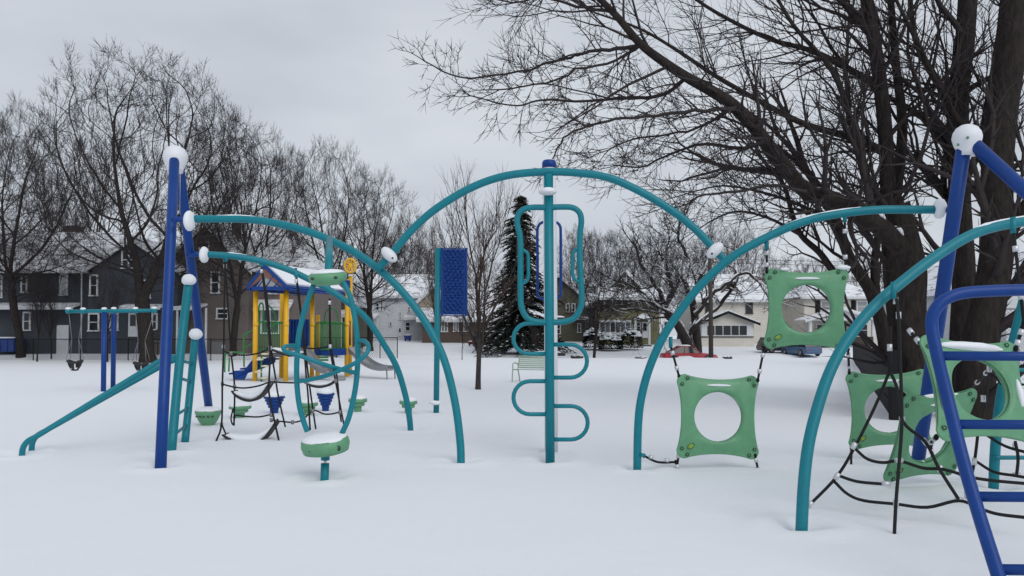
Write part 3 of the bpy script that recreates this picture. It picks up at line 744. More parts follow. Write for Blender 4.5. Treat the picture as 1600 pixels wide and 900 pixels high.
bgt = [('B', 905, 120, 348, .9, 'bare tree crown above the moss green house'), ('C', 960, 112, 352, .9, 'bare tree crown behind the olive house gable'),
       ('B', 1015, 118, 350, .95, 'bare tree crown to the right of the olive gable'), ('C', 1060, 108, 362, .9, 'bare tree behind the twisted snowy tree'),
       ('B', 1170, 112, 350, .9, 'bare tree behind the cream house chimney'), ('C', 1232, 112, 392, 1.1, 'bare tree seen through the hole of the upper panel'),
       ('B', 1275, 125, 400, 1.1, 'bare tree behind the shuttered house'), ('C', 1345, 115, 385, 1.1, 'bare tree right of the shuttered house roof'),
       ('B', 700, 118, 392, 1.0, 'bare tree behind the brick house dormer'), ('C', 760, 112, 400, 1.0, 'bare tree just left of the spruce'),
       ('C', 650, 125, 372, 1.0, 'bare tree behind the gap of white and brick houses'), ('B', 605, 120, 345, .8, 'bare tree rising over the white house roof'),
       ('B', 1120, 122, 352, 1.0, 'bare tree behind the cream house roof')]
for i, (k, px, Y, top, wx, lab) in enumerate(bgt): place(k, px, 520, Y, top, lab, rz=i*1.7+.5, wx=wx, twigm='twig_brown')
# the young street tree in the middle
t = generic(71, 9., .115, 5, .30, 6, (10, 30), up=.10, wob=.09, minr=.005, lat=2, l1=.26, ang=(8, 24), fork=.25, sway=.008)
o = place('S', 747, 609, 23.6, 236, 'slim bare tree with upright twigs standing in the open snow mid-park', gen=t, barkm='bark_grey', twigm='twig_brown', wx=1.)
# twisted old tree with snow along its limbs
t = Tree(93, 6, minr=.014, up=.02, wob=.22, lat=2, dec=.74); Y = 69
b0 = Gd(1080, 552); b0.z -= .4
def PP(l, Y): return [P(a[0], a[1], a[2] if len(a) > 2 else Y) for a in l]
t.limb([P(1082, 556, Y), P(1072, 530, Y), P(1060, 508, Y), P(1045, 488, Y)], .62, .36)
t.limb([P(1090, 556, Y+1), P(1089, 530, Y+1), P(1086, 500, Y+1), P(1082, 470, Y+1)], .45, .3)
for l, r0 in (([(1060, 508), (1040, 490), (1035, 465), (1020, 440), (1000, 410)], .3), ([(1050, 492), (1020, 488), (990, 482), (965, 486)], .17), ([(1045, 488), (1010, 470), (985, 474), (955, 480)], .15),
              ([(1082, 470), (1070, 440), (1075, 405), (1060, 375)], .25), ([(1086, 490), (1110, 460), (1140, 440), (1165, 425), (1185, 440)], .25), ([(1082, 470), (1095, 430), (1110, 395)], .2),
              ([(1072, 525), (1095, 500), (1125, 475), (1150, 440), (1150, 410)], .25), ([(1040, 480), (1050, 450), (1040, 410), (1045, 370)], .22), ([(1055, 495), (1030, 478), (1000, 455), (975, 440)], .16)):
    t.limb([P(a[0], a[1], Y+t.rd.uniform(-1.5, 1.5)*(i > 0)) for i, a in enumerate(l)], r0, r0*.45, 9, 2.1, 3, jitter=.05)
tree_obj('bare_tree', 'gnarled old tree with snow along its limbs, over the red car', t, Vector((b0.x, b0.y, 0)), 'bark_snow', 'bark_snow', 'bare trees behind the playground')

# spruce
def spruce():
    rd = random.Random(5); Y = 72; b0 = P(812, 545, Y); b0.z = zg(b0.x, Y); H = P(815, 303, Y).z-b0.z
    o = root('spruce_tree', 'dark snow dusted spruce behind the central climbing loop', 'tree', b0)
    MB().tube([b0+Vector((0, 0, -.3)), b0+Vector((0, 0, H*.5)), b0+Vector((0, 0, H))], [.28, .15, .02], 8).part('trunk', 'bark', o)
    m = MB(); s = MB(); z = .9
    while z < H-.1:
        f = 1-z/H; Rr = (.25+3.7*f**.66)*(1+.18*math.sin(z*1.3)); nb = int(8+11*f)
        for k in range(nb):
            az = rd.uniform(0, 6.283); rr = Rr*rd.uniform(.6, 1.1)*(1+.2*math.sin(az*2+z*.5)); 
            d = Vector((math.cos(az), math.sin(az), 0)); a0 = b0+Vector((0, 0, z+rd.uniform(-.15, .15))); side = Vector((-d.y, d.x, 0))
            n = max(4, int(rr*9))
            for i in range(n):
                u = (i+.5)/n; c = a0+d*(rr*u)+Vector((0, 0, .12*rr*u-.42*rr*u*u+rd.uniform(-.06, .06)))
                for sgn in (-1, 1):
                    Ln = rd.uniform(.22, .46)*(1.05-.6*u)+.08; dr = (d*rd.uniform(.4, .9)+side*sgn*rd.uniform(.5, 1)).normalized()
                    e = c+dr*Ln+Vector((0, 0, -Ln*rd.uniform(.2, .6))); wv = dr.cross(Vector((rd.uniform(-.3, .3), rd.uniform(-.3, .3), 1))).normalized()*rd.uniform(.05, .10)
                    m.add([c-wv, c+wv, e+wv*.3, e-wv*.3+Vector((0, 0, -.05))], [(0, 1, 2, 3)])
                if rd.random() < .12 and u > .3:
                    up = Vector((0, 0, .05)); wv = side*rd.uniform(.05, .13); ln = d*rd.uniform(.08, .22)
                    s.add([c-wv-ln+up, c+wv-ln+up, c+wv*.8+ln+up*.6, c-wv*.8+ln+up*.6, c+up*2.1], [(0, 1, 4), (1, 2, 4), (2, 3, 4), (3, 0, 4)], True)
        z += .21+.12*f
    m.part('needles', 'needle', o, kind='stuff'); s.part('snow', 'snow', o, kind='stuff')
spruce()
# snowy bushes
def bush(px0, px1, pyt, pyb, Y, label, seed):
    rd = random.Random(seed); cx = (px0+px1)/2; c = P(cx, pyb, Y); c.z = zg(c.x, c.y); w_ = (X(px1, Y)-X(px0, Y))/2; h_ = P(cx, pyt, Y).z-c.z
    o = root('bush', label, 'bush', c, 'snowy bushes by the olive house'); m = MB(); s = MB()
    for i in range(2600):
        th = rd.uniform(0, 6.283); u = rd.random()**.5; ph = math.asin(rd.uniform(-.2, 1)); rr = (.72+.28*rd.random())*(1+.12*math.sin(3*th+seed))
        p = c+Vector((math.cos(th)*math.cos(ph)*w_*rr, math.sin(th)*math.cos(ph)*w_*.8*rr, h_*(.12+.84*max(0, math.sin(ph))**.8*rr)))
        a = Vector((rd.gauss(0, 1), rd.gauss(0, 1), rd.gauss(0, 1))).normalized(); b2 = frame(a)[0]; k = rd.uniform(.05, .13)
        m.add([p-a*k, p+b2*k*.5, p+a*k, p-b2*k*.5], [(0, 1, 2, 3)])
    for i in range(120):
        th = rd.uniform(0, 6.283); ph = math.asin(min(1, rd.uniform(.55, 1.05))); rr = 1+.12*math.sin(3*th+seed)
        p = c+Vector((math.cos(th)*math.cos(ph)*w_*rr*.97, math.sin(th)*math.cos(ph)*w_*.8*rr, h_*(.10+.86*math.sin(ph)**.8)))
        k = rd.uniform(.07, .19); s.ell(p, (k*1.3, k*1.3, k*.55), n=7, m=4)
    s2 = MB(); m.part('leaves', 'hedge_leaf', o, kind='stuff'); s.part('snow', 'snow', o, kind='stuff')
bush(909, 944, 512, 538, 77, 'rounded snow topped bush left of the low middle one', 1)
bush(966, 1003, 513, 540, 77, 'tallest round snow topped bush by the olive house entry', 2)
bush(934, 972, 521, 538, 76, 'low snow covered bush between two round bushes', 3)

# big trees on the right
gb = 'big bare trees at the right edge'
t = Tree(201, 6, minr=.0050, up=.03, wob=.12, lat=2, dec=.76, rdec=.62, latlen=.62); Y0 = 15.5
t.limb(PP([(1428, 660), (1428, 560), (1424, 480), (1426, 420), (1412, 360), (1402, 320)], Y0), .30, .235, n=5)
mainl = [(1420, 400, 15.5), (1372, 352, 15.2), (1300, 312, 14.9), (1262, 300, 14.8), (1222, 256, 14.6), (1196, 222, 14.5), (1170, 188, 14.4), (1140, 160, 14.3), (1108, 140, 14.2), (1072, 120, 14.1), (1036, 96, 14.), (1000, 68, 13.9), (966, 28, 13.8), (930, -8, 13.7), (890, -40, 13.6)]
limb_c = t.limb(PP(mainl, 0), .205, .045, 24, 1.25, 4, n=4)
LB = [([(1072, 123), (1030, 150), (980, 152), (916, 159), (850, 156), (808, 165), (736, 150)], .05), ([(1000, 72), (952, 78), (910, 84), (868, 96), (790, 117), (718, 120), (664, 96)], .05),
      ([(1150, 170), (1084, 174), (1024, 180), (964, 186), (916, 198), (880, 216), (862, 250)], .045), ([(960, 20), (900, 10), (850, -5), (800, 5), (750, -10)], .04),
      ([(1196, 222), (1150, 232), (1100, 225), (1050, 240), (1000, 262), (965, 258)], .05), ([(1150, 168), (1110, 190), (1060, 210), (1000, 215), (950, 235)], .04),
      ([(1260, 300), (1210, 290), (1150, 300), (1100, 305), (1070, 320)], .045), ([(1000, 70), (960, 95), (900, 110), (850, 130), (780, 140)], .035)]
for l, r in LB: t.limb([P(a[0], a[1], 14.2-.25*i*(1 if k % 2 else -1)) for i, a in enumerate(l) for k in (int(r*1000),)], r, .014, 24, .50, 4, n=4, jitter=.012)
bt_ = tree_obj('bare_tree', 'big bare tree whose long bent limb sweeps left over the arches', t, Vector((P(1428, 650, Y0).x, Y0, 0)), 'bark_dusted', 'twig', gb, sides=10)
for i_, (j, a_, h_) in enumerate(((13, .16, .05), (14, .10, .04), (4, .13, .05), (2, .20, .06), (26, .07, .025))):
    q = limb_c[j]; d_ = (limb_c[j+1]-limb_c[j-1]).normalized(); rr_ = .205+(.045-.205)*(j/(len(limb_c)-1))**.8
    MB().ell(q+Vector((0, -.04, rr_*.86)), (a_, rr_*.75, h_), d_.to_track_quat('X', 'Z').to_matrix(), 18, 8, .3, i_+2).part('snow', 'snow', bt_)
t = Tree(202, 6, minr=.0052, up=.05, wob=.12, lat=2, dec=.76, rdec=.62); Y1 = 16.5
t.limb(PP([(1408, 640), (1404, 540), (1392, 420), (1388, 320), (1384, 220), (1374, 120), (1358, 20), (1340, -80)], Y1), .20, .13, 12, 1.7, 4, n=4)
t.limb(PP([(1390, 400), (1400, 300), (1410, 200), (1400, 100), (1390, -20)], Y1+.4), .16, .07, 12, 1.5, 4, n=4)
t.limb(PP([(1386, 240), (1330, 215), (1260, 195), (1200, 165), (1120, 120), (1060, 80), (1000, 45), (930, 20)], Y1), .10, .02, 21, 1.1, 4, n=4)
t.limb(PP([(1378, 140), (1330, 110), (1270, 80), (1200, 60), (1120, 20), (1060, -20)], Y1+.5), .09, .03, 18, 1.2, 4, n=4)
t.limb(PP([(1366, 60), (1330, 20), (1290, -30)], Y1), .09, .05, 10, 1.4, 4, n=4)
t.limb(PP([(1386, 330), (1350, 270), (1330, 190), (1300, 110), (1240, 40), (1200, -30)], Y1-.4), .10, .03, 20, 1.2, 4, n=4)
tree_obj('bare_tree', 'multi stemmed bare tree standing just left of the right blue post', t, Vector((P(1398, 640, Y1).x, Y1, 0)), 'bark', 'twig', gb, sides=8)
t = Tree(203, 6, minr=.0052, up=.05, wob=.12, lat=2, dec=.76, rdec=.62); Y2 = 17.5
t.limb(PP([(1500, 650), (1502, 540), (1506, 430), (1500, 330), (1498, 240), (1498, 150), (1508, 60), (1515, -60)], Y2), .27, .2, 10, 1.6, 4, n=4)
t.limb(PP([(1494, 260), (1460, 200), (1420, 170), (1370, 140), (1310, 90), (1280, 40)], Y2), .1, .03, 20, 1.2, 4, n=4)
t.limb(PP([(1498, 180), (1460, 120), (1430, 60), (1420, -30)], Y2+.6), .11, .05, 17, 1.3, 4, n=4)
t.limb(PP([(1500, 300), (1530, 230), (1545, 150), (1560, 60), (1570, -40)], Y2-.6), .1, .05, 17, 1.3, 4, n=4)
t.limb(PP([(1496, 330), (1470, 290), (1440, 255), (1400, 230), (1340, 225), (1280, 210)], Y2+.3), .09, .02, 21, 1.1, 4, n=4)
tree_obj('bare_tree', 'bare tree behind the blue ladder with trunk partly hidden by the blue post', t, Vector((P(1508, 650, Y2).x, Y2, 0)), 'bark', 'twig', gb, sides=8)
t = Tree(204, 6, minr=.0052, up=.05, wob=.12, lat=2, dec=.76, rdec=.62); Y3 = 15.
t.limb(PP([(1520, 665), (1527, 580), (1535, 520), (1551, 440), (1559, 370), (1557, 280), (1566, 180), (1580, 80), (1592, -60)], Y3), .345, .24, 9, 1.6, 4, n=5)
t.limb(PP([(1560, 400), (1592, 340), (1640, 250), (1680, 120)], Y3), .13, .08, 9, 1.6, 4, n=4)
t.limb(PP([(1556, 300), (1520, 220), (1480, 160), (1440, 80), (1400, 0)], Y3+.5), .08, .03, 18, 1.1, 4, n=4)
tree_obj('bare_tree', 'thickest dark trunk at the right edge, with a round knot', t, Vector((P(1552, 650, Y3).x, Y3, 0)), 'bark_dusted', 'twig', gb, sides=10)
t = Tree(205, 6, minr=.006, up=.05, wob=.13, lat=2, dec=.76, rdec=.62); Y4 = 21.
t.limb(PP([(1392, 600), (1378, 510), (1360, 455), (1338, 420), (1324, 395), (1308, 348), (1290, 310), (1262, 270)], Y4), .20, .12, 9, 1.6, 4, n=4)
t.limb(PP([(1312, 440), (1296, 416), (1280, 394), (1252, 368), (1238, 335), (1225, 290), (1200, 260)], Y4+.4), .12, .05, 10, 1.4, 4, n=4)
t.limb(PP([(1375, 500), (1366, 420), (1372, 350), (1352, 280), (1330, 200), (1322, 120)], Y4), .13, .06, 12, 1.5, 4, n=4)
t.limb(PP([(1308, 350), (1250, 320), (1190, 300), (1130, 290), (1080, 300)], Y4), .07, .02, 18, 1.2, 4, n=4)
t.limb(PP([(1250, 366), (1200, 340), (1150, 330), (1110, 345)], Y4), .06, .02, 13, 1.1, 4, n=4)
t.limb(PP([(1262, 270), (1210, 225), (1150, 190), (1090, 170)], Y4), .07, .02, 17, 1.3, 4, n=4)
tree_obj('bare_tree', 'leaning bare tree with crooked stems behind the upper green panel', t, Vector((P(1392, 600, Y4).x, Y4, 0)), 'bark_dusted', 'twig', gb, sides=8)

# ------------------------------------------------------------------ arched climbing frame
base = Gd(252, 728)
cf = root('arch_climber', 'large teal and blue arched climbing frame spanning the foreground', 'climbing frame', (P(252, 728, 9.33).x, 9.33, 0))
TR = .049
def arc(px, Ya, Yb, label=None, r=TR, k0=None, part='arch', snow=True, seed=0):
    n = len(px); pts = [P(a, b_, Ya+(Yb-Ya)*i/(n-1)) for i, (a, b_) in enumerate(px)]; c = catmull(pts, 6)
    o = MB().tube(c, r, 16).part(part, 'teal', cf, label)
    if snow:
        s = snow_strip(c, r, seed=seed)
        if s.v: s.part('snow', 'snow', o)
    return c
AL = [(295, 342), (341, 342), (383, 342.5), (424, 347.5), (480, 361), (531, 382), (570, 404), (604, 431), (635, 463), (667, 507), (694, 562), (711, 629), (719, 690), (720.5, 728)]
AB = [(316, 397), (362, 400), (404, 407), (447, 420), (480, 435), (510, 450), (544, 473), (573, 498), (598.5, 536), (620, 574), (634, 620), (640, 655), (642, 680)]
AC = [(590, 420), (611, 398), (644, 359), (683, 325), (739, 292), (794, 274), (857, 268.5), (911, 271), (952, 278), (1000, 299), (1048, 328), (1084, 356), (1115, 388), (1136, 411)]
AR = [(1475, 327.5), (1423, 327.5), (1370, 328), (1316, 333.5), (1263, 344), (1210, 365), (1157, 393), (1121, 420), (1088, 453), (1062, 487), (1036, 527), (1015, 574), (1002, 622), (997, 667), (995.5, 740)]
AF = [(1688, 352), (1640, 344), (1600, 346), (1548, 356), (1508, 372), (1460, 402), (1414, 437), (1367.6, 477), (1327, 526), (1298, 578), (1278, 635), (1263.6, 693), (1256, 757), (1252, 835)]
cAL = arc(AL, 10.3, 9.7, 'upper left teal arch reaching the snow right of centre', seed=1)
cAB = arc(AB, 11.9, 13.0, 'lower left teal arch carrying the rope bridge', seed=2)
cAC = arc(AC, 9.9, 9.6, 'tall central teal arch', seed=3)
cAR = arc(AR, 8.75, 9.2, 'right teal arch above the hanging panels', r=.047, seed=4)
cAF = arc(AF, 7.3, 6.25, 'nearest teal arch at the right', r=.047, seed=5)
for (x, y, Yq, L_) in ((1198, 385, 8.95, .10), (1320, 341, 8.85, .10), (1048, 539, 9.1, .08), (1396, 458, 6.62, .12), (1583, 357, 6.6, .10), (354, 404, 11.95, .09), (409, 411, 12.15, .09), (462, 428, 12.4, .09), (514, 455, 12.5, .09)):
    MB().tube([P(x, y, Yq)+Vector((0, 0, .095)), P(x, y, Yq)-Vector((0, 0, L_*.4))], .022, 10).part('lug', 'teal', cf)
MB().tube([P(1000, 710, 9.15), P(1008, 712, 9.15)], .022, 10).part('lug', 'teal', cf)
# blue A frames
BR = .066
def leg(a, b_, r=BR, label=None): 
    c = [Vector(a).lerp(Vector(b_), i/4) for i in range(5)]; return MB().tube(c, r, 18).part('leg', 'blue', cf, label)
apx = P(275, 252, 10.9)
leg(P(250.5, 740, 9.3), P(272.5, 250, 10.8)); leg(P(330, 668, 14.2), P(279, 252, 11.0), BR*1.04)
apr = P(1507, 222, 8.3)
leg(P(1431, 742, 9.1), P(1506, 228, 8.3), .073); lg_a, lg_b = P(1514, 218, 8.3), P(1790, 470, 6.9); leg(lg_a, lg_a+(lg_b-lg_a)*((lg_a.z+.12)/(lg_a.z-lg_b.z)), .070)
def ball(c, r, skirt):
    m = MB(); m.lathe([(r*.62, -r*1.30), (r*.66, -r*1.0), (r*.86, -r*.55), (r*.99, -.1*r), (r, .1*r), (r*.93, .42*r), (r*.72, .75*r), (r*.4, .95*r), (.01, r*1.03)], c, 22); return m.part('ball_cap', 'white_plastic', cf)
bl = ball(P(274, 246, 10.9), .165, 1); 
MB().tube([P(281.5, 266, 10.55), P(281, 335, 10.7)], .003, 6).part('seam', 'steel', cf)
br = ball(P(1511, 216, 8.3), .145, 1)
for (qx, qy) in ((1512, 215), (1497, 226)): MB().ell(P(qx, qy, 8.165), (.016, .012, .016), n=10, m=6).part('bolt', 'clamp_green', br)
def stub(a, b_, r=.04): MB().tube([a, b_], r, 12).part('bracket', 'blue', cf)
stub(P(268, 343, 10.25), P(296, 343, 10.3), .038); stub(P(292, 398, 11.9), P(318, 397, 11.9), .042); stub(P(1471, 327.5, 8.72), P(1493, 327.5, 8.55), .036)
def collar(c, axis, rad, th, jit=.08, seed=0, sz=1.):
    """round white clamp packed with snow, turned across its tube"""
    q = Vector(axis).to_track_quat('Z', 'Y').to_matrix()
    m = MB(); m.ell(c, (rad, rad*sz, th), q, 20, 10, jit, seed); return m.part('clamp', 'snow', cf)
collar(P(296, 345, 10.25), (1, 0, 0), .135, .062, seed=1); collar(P(319, 398, 11.9), (1, 0, 0), .125, .062, seed=2); collar(P(1468, 326, 8.73), (1, 0, 0), .115, .055, seed=3)
def eye_clamp(px, py, Y, tdir, L=.16, w_=.075, th=.06, seed=0):
    """oval clamp plate laid across a tube, bolt in its ear"""
    t_ = Vector(tdir).normalized(); up = Vector((0, -1, 0)); s = t_.cross(up).normalized()
    q = Matrix((s, t_, up)).transposed(); c = P(px, py, Y)
    m = MB(); m.ell(c, (L, w_, th), q, 22, 10, .05, seed); o = m.part('clamp', 'white_plastic', cf)
    MB().ell(c-s*L*.55*(1 if s.z > 0 else -1)+Vector((0, -th*.78, 0)), (.014, .012, .014), n=10, m=6).part('bolt', 'black_metal', o); return o
eye_clamp(608, 398, 9.8, (1, 0, 1.1), .125, .07, .075, 1); eye_clamp(1117, 391, 9.55, (1, 0, -1.05), .125, .07, .075, 2)
# left ladder on the blue leg
ld = MB(); r1 = [P(295, 440, 11.5), P(283, 540, 11.3), P(267, 712, 10.6)]; r2 = [P(305, 525, 12.), P(297, 610, 11.9), P(289, 692, 11.6)]
c1, c2 = catmull(r1, 6), catmull(r2, 6)
lo = MB().tube(c1, .062, 14).part('ladder', 'teal', cf); MB().tube(c2, .055, 14).part('rail', 'teal', lo)
for py in (563, 598, 635, 670):
    f = lambda cc: min(cc, key=lambda q: abs(((q.z-CAMH)/q.y)-(P(280, py, 11).z-CAMH)/11))
    MB().tube([f(c1), f(c2)], .022, 10).part('rung', 'teal', lo)
for (qx, qy, Yq, s) in ((295, 437, 11.45, 3), (305.5, 522, 11.95, 4)):
    MB().ell(P(qx, qy, Yq), (.10, .10, .085), n=16, m=10, jit=.12, seed=s).part('clamp', 'snow', cf)
# sloping double rail at left
for (fx, fy, Ya, tx, ty, Yb) in ((34, 716, 10.2, 262, 559, 10.9), (49, 707, 10.6, 272, 563, 11.2)):
    A1, B1 = P(fx+26, fy-36, Ya+.05), P(tx-14, ty+6, Yb-.03); k = [P(fx, fy, Ya), P(fx+2, fy-16, Ya), P(fx+10, fy-27, Ya+.02), A1]+[A1.lerp(B1, q/6) for q in range(1, 6)]+[B1, P(tx, ty, Yb), P(tx+12, ty-1, Yb)]
    MB().tube(catmull(k, 6), .036, 12).part('sloping_rail', 'teal', cf)

# ------------------------------------------------------------------ central pole with loops
Yc = 9.75
lp = root('loop_climber', 'teal central pole with rounded loops and a white pole right behind it', 'climbing pole', (P(858, 718, Yc).x, Yc, 0))
c4 = lambda x, y: (600+x*.5556, 240+y*.5556)
def C4(l, Y=Yc): return [P(*c4(*q), Y) for q in l]
MB().tube([P(859.5, 728, Yc), P(858.5, 500, Yc), P(857, 272, Yc)], .058, 18).part('pole', 'teal', lp)
wp = MB().tube([P(861.5, 712, 10.4), P(860.5, 480, 10.4), P(858, 258, 10.4)], .088, 18).part('back_pole', 'white_plastic', lp)
MB().lathe([(.094, -.04), (.094, .03), (.08, .06), (.03, .075), (.005, .075)], P(858, 258, 10.4), 20).part('pole_cap', 'blue', wp)
MB().ell(P(858, 251, 10.4), (.075, .075, .02), n=14, m=6).part('snow', 'snow', wp)
fr_ = [(464, 152), (500, 150), (530, 152), (549, 165), (555, 190), (551, 230), (551, 300), (556, 400), (552, 435), (535, 462), (505, 473), (464, 474), (430, 473), (403, 462), (388, 435), (384, 400), (384, 300), (383, 235), (376, 205), (375, 180), (385, 162), (405, 153), (430, 151)]
pts = C4(fr_); q = catmull(pts+[pts[0]], 5)[:-1]; MB().tube(q, .037, 12, closed=True).part('loop', 'teal', lp)
MB().tube(catmull(C4([(384, 270), (396, 274), (405, 285), (406, 320), (405, 350), (396, 362), (384, 366)]), 6), .023, 10).part('handle', 'teal', lp)
MB().tube(catmull(C4([(552, 266), (540, 270), (532, 280), (530, 315), (532, 345), (541, 356), (554, 362)]), 6), .023, 10).part('handle', 'teal', lp)
bl_ = [(464, 191), (484, 193), (495, 204), (497, 225), (497, 300), (497, 385), (493, 402), (480, 409), (464, 410), (446, 409), (435, 402), (432, 385), (432, 300), (431, 225), (434, 204), (444, 194)]
pts = [P(*c4(*k), 10.9) for k in bl_]; q = catmull(pts+[pts[0]], 5)[:-1]; MB().tube(q, .020, 10, closed=True).part('inner_loop', 'blue', lp)
def Dl(s, yt, yb, xe):
    xs = 464; r_ = (yb-yt)/2; l = [(xs, yt), (xe-s*r_*1.0, yt)]+[(xe-s*r_+s*r_*math.sin(a), (yt+yb)/2-r_*math.cos(a)) for a in [R_(x) for x in range(15, 180, 15)]]+[(xe-s*r_, yb), (xs, yb)]
    MB().tube(C4(l), .026, 12).part('step_loop', 'teal', lp)
Dl(-1, 477, 563, 364); Dl(1, 537, 630, 571); Dl(-1, 640, 733, 364); Dl(1, 710, 804, 573)
for (a, b_, y_) in ((466, 512, 466), (410, 508, 565)):
    p0, p1 = P(*c4(a, y_), 11.2), P(*c4(b_, y_), 11.2); m = MB(); m.box((p0+p1)/2, ((p1-p0).x, .25, .035)); o = m.part('foot_plate', 'rubber', lp)
    m = MB(); m.ell((p0+p1)/2+Vector((0, 0, .03)), ((p1-p0).x*.42, .1, .022), n=14, m=6); m.part('snow', 'snow', o)
m = MB(); m.ell(P(856, 300, 9.68), (.115, .11, .042), n=22, m=10, jit=.06); o = m.part('clamp', 'white_plastic', lp); MB().ell(P(862, 302, 9.57), (.012, .01, .012), n=8, m=5).part('bolt', 'steel', o)
m = MB(); m.ell(P(856, 297.5, 9.68), (.10, .10, .035), n=18, m=8, jit=.1, seed=4); m.part('snow', 'snow', lp)

# ------------------------------------------------------------------ spinning cage with green pods
Yo = 8.6
og = root('pod_spinner', 'teal tube cage between two green snow topped discs hanging from the left arch', 'play equipment', (P(507, 748, Yo).x, Yo, 0))
def O3(l, Ys=None): return [P(320+x*.422, 380+y*.422, Yo+(Ys[i] if Ys else 0)) for i, (x, y) in enumerate(l)]
MB().tube([P(514.5, 374, 9.9), P(513.5, 425, Yo+.2)], .045, 14).part('hanger', 'teal', og)
MB().tube(catmull(O3([(405, 150), (375, 230), (350, 330), (341, 430), (341, 520), (350, 600), (366, 660), (380, 698)]), 6), .03, 12).part('side_tube', 'teal', og)
MB().tube(catmull(O3([(508, 138), (535, 190), (556, 280), (566, 380), (566, 450), (557, 540), (535, 640), (508, 705)]), 6), .03, 12).part('side_tube', 'teal', og)
MB().tube(catmull(O3([(345, 381), (318, 380), (297, 383), (291, 391), (305, 403), (350, 416), (430, 445), (500, 466), (566, 482)], [0, -.1, -.25, -.35, -.38, -.36, -.3, -.18, 0]), 6), .024, 12).part('twisted_bar', 'teal', og)
MB().tube(catmull(O3([(340, 512), (390, 505), (450, 490), (520, 462), (575, 432), (604, 400), (605, 378), (592, 363), (566, 360)], [0, -.1, -.2, -.28, -.3, -.26, -.2, -.1, 0]), 6), .024, 12).part('twisted_bar', 'teal', og)
def pod(c, rx, h, tilt, nm):
    q = Matrix.Rotation(tilt, 3, 'Y') @ Matrix.Rotation(R_(7), 3, 'X'); m = MB()
    m.lathe([(rx*.30, -h*.40), (rx*.55, -h*.50), (rx*.80, -h*.38), (rx*.95, -h*.14), (rx, .05*h), (rx*.95, h*.22), (rx*.80, h*.36), (rx*.5, h*.40), (.01, h*.41)], c, 32, q, 1, .85); o = m.part(nm, 'green_plastic', og)
    s = MB(); s.ell(Vector(c)+q @ Vector((0, 0, h*.36)), (rx*.86, rx*.74, h*.22), q, 26, 8, .08, 3); s.part('snow', 'snow', o)
    for (a, b_) in ((.55, -.3), (-.62, -.2)):
        e = MB(); e.ell(Vector(c)+q @ Vector((rx*a, -rx*.85*.80, h*.02)), (.022, .02, .017), q, 12, 6); e.part('hole', 'green_dark', o)
    return o
pod(P(512, 434, Yo), .213, .165, R_(-3), 'top_disc')
# lower disc is a hollow ring
c = P(508.5, 695, Yo-.05); rx, hh = .262, .155
q = Matrix.Rotation(R_(-5), 3, 'Y') @ Matrix.Rotation(R_(10), 3, 'X'); m = MB(); m.lathe([(rx*.62, -hh*.30), (rx*.80, -hh*.52), (rx*.93, -hh*.45), (rx, 0), (rx*.97, hh*.34), (rx*.86, hh*.48), (rx*.4, hh*.40), (.01, hh*.40)], c, 36, q, 1, .85)
lo_ = m.part('bottom_disc', 'green_plastic', og)
m = MB(); m.lathe([(rx*.60, -hh*.27), (rx*.56, hh*.1), (.01, hh*.1)], c, 24, q, 1, .85); m.part('socket', 'green_dark', lo_)
s = MB(); s.ell(c+Vector((-.01, 0, hh*.45)), (rx*.95, rx*.82, hh*.26), q, 28, 8, .10, 7); s.part('snow', 'snow', lo_)
for (a, w2) in ((.66, .040), (-.5, .018)):
    e = MB(); cc = c+q @ Vector((rx*a, -.85*rx*math.sqrt(1-a*a)*.985, -hh*.02)); ring = [cc+q @ Vector((w2*.8*math.cos(t_), -w2*.25*abs(a)*math.cos(t_)*-1, w2*math.sin(t_))) for t_ in [i*6.2832/14 for i in range(14)]]
    e.tube(ring, .009, 8, closed=True); e.part('hole_rim', 'green_plastic', lo_)
    e = MB(); e.ell(cc+Vector((0, .012, 0)), (w2*.75, .02, w2*.9), q, 12, 6); e.part('hole', 'green_dark', lo_)
MB().tube([P(508.5, 700, Yo-.02), P(508.3, 719, Yo-.02)], .047, 14).part('socket_post', 'teal', og)
MB().tube([P(508.3, 718, Yo-.02), P(508, 726, Yo-.02)], .016, 10).part('spindle', 'steel', og)
MB().tube([P(508, 724, Yo-.02), P(506.5, 765, Yo-.02)], .045, 14).part('base_post', 'teal', og)

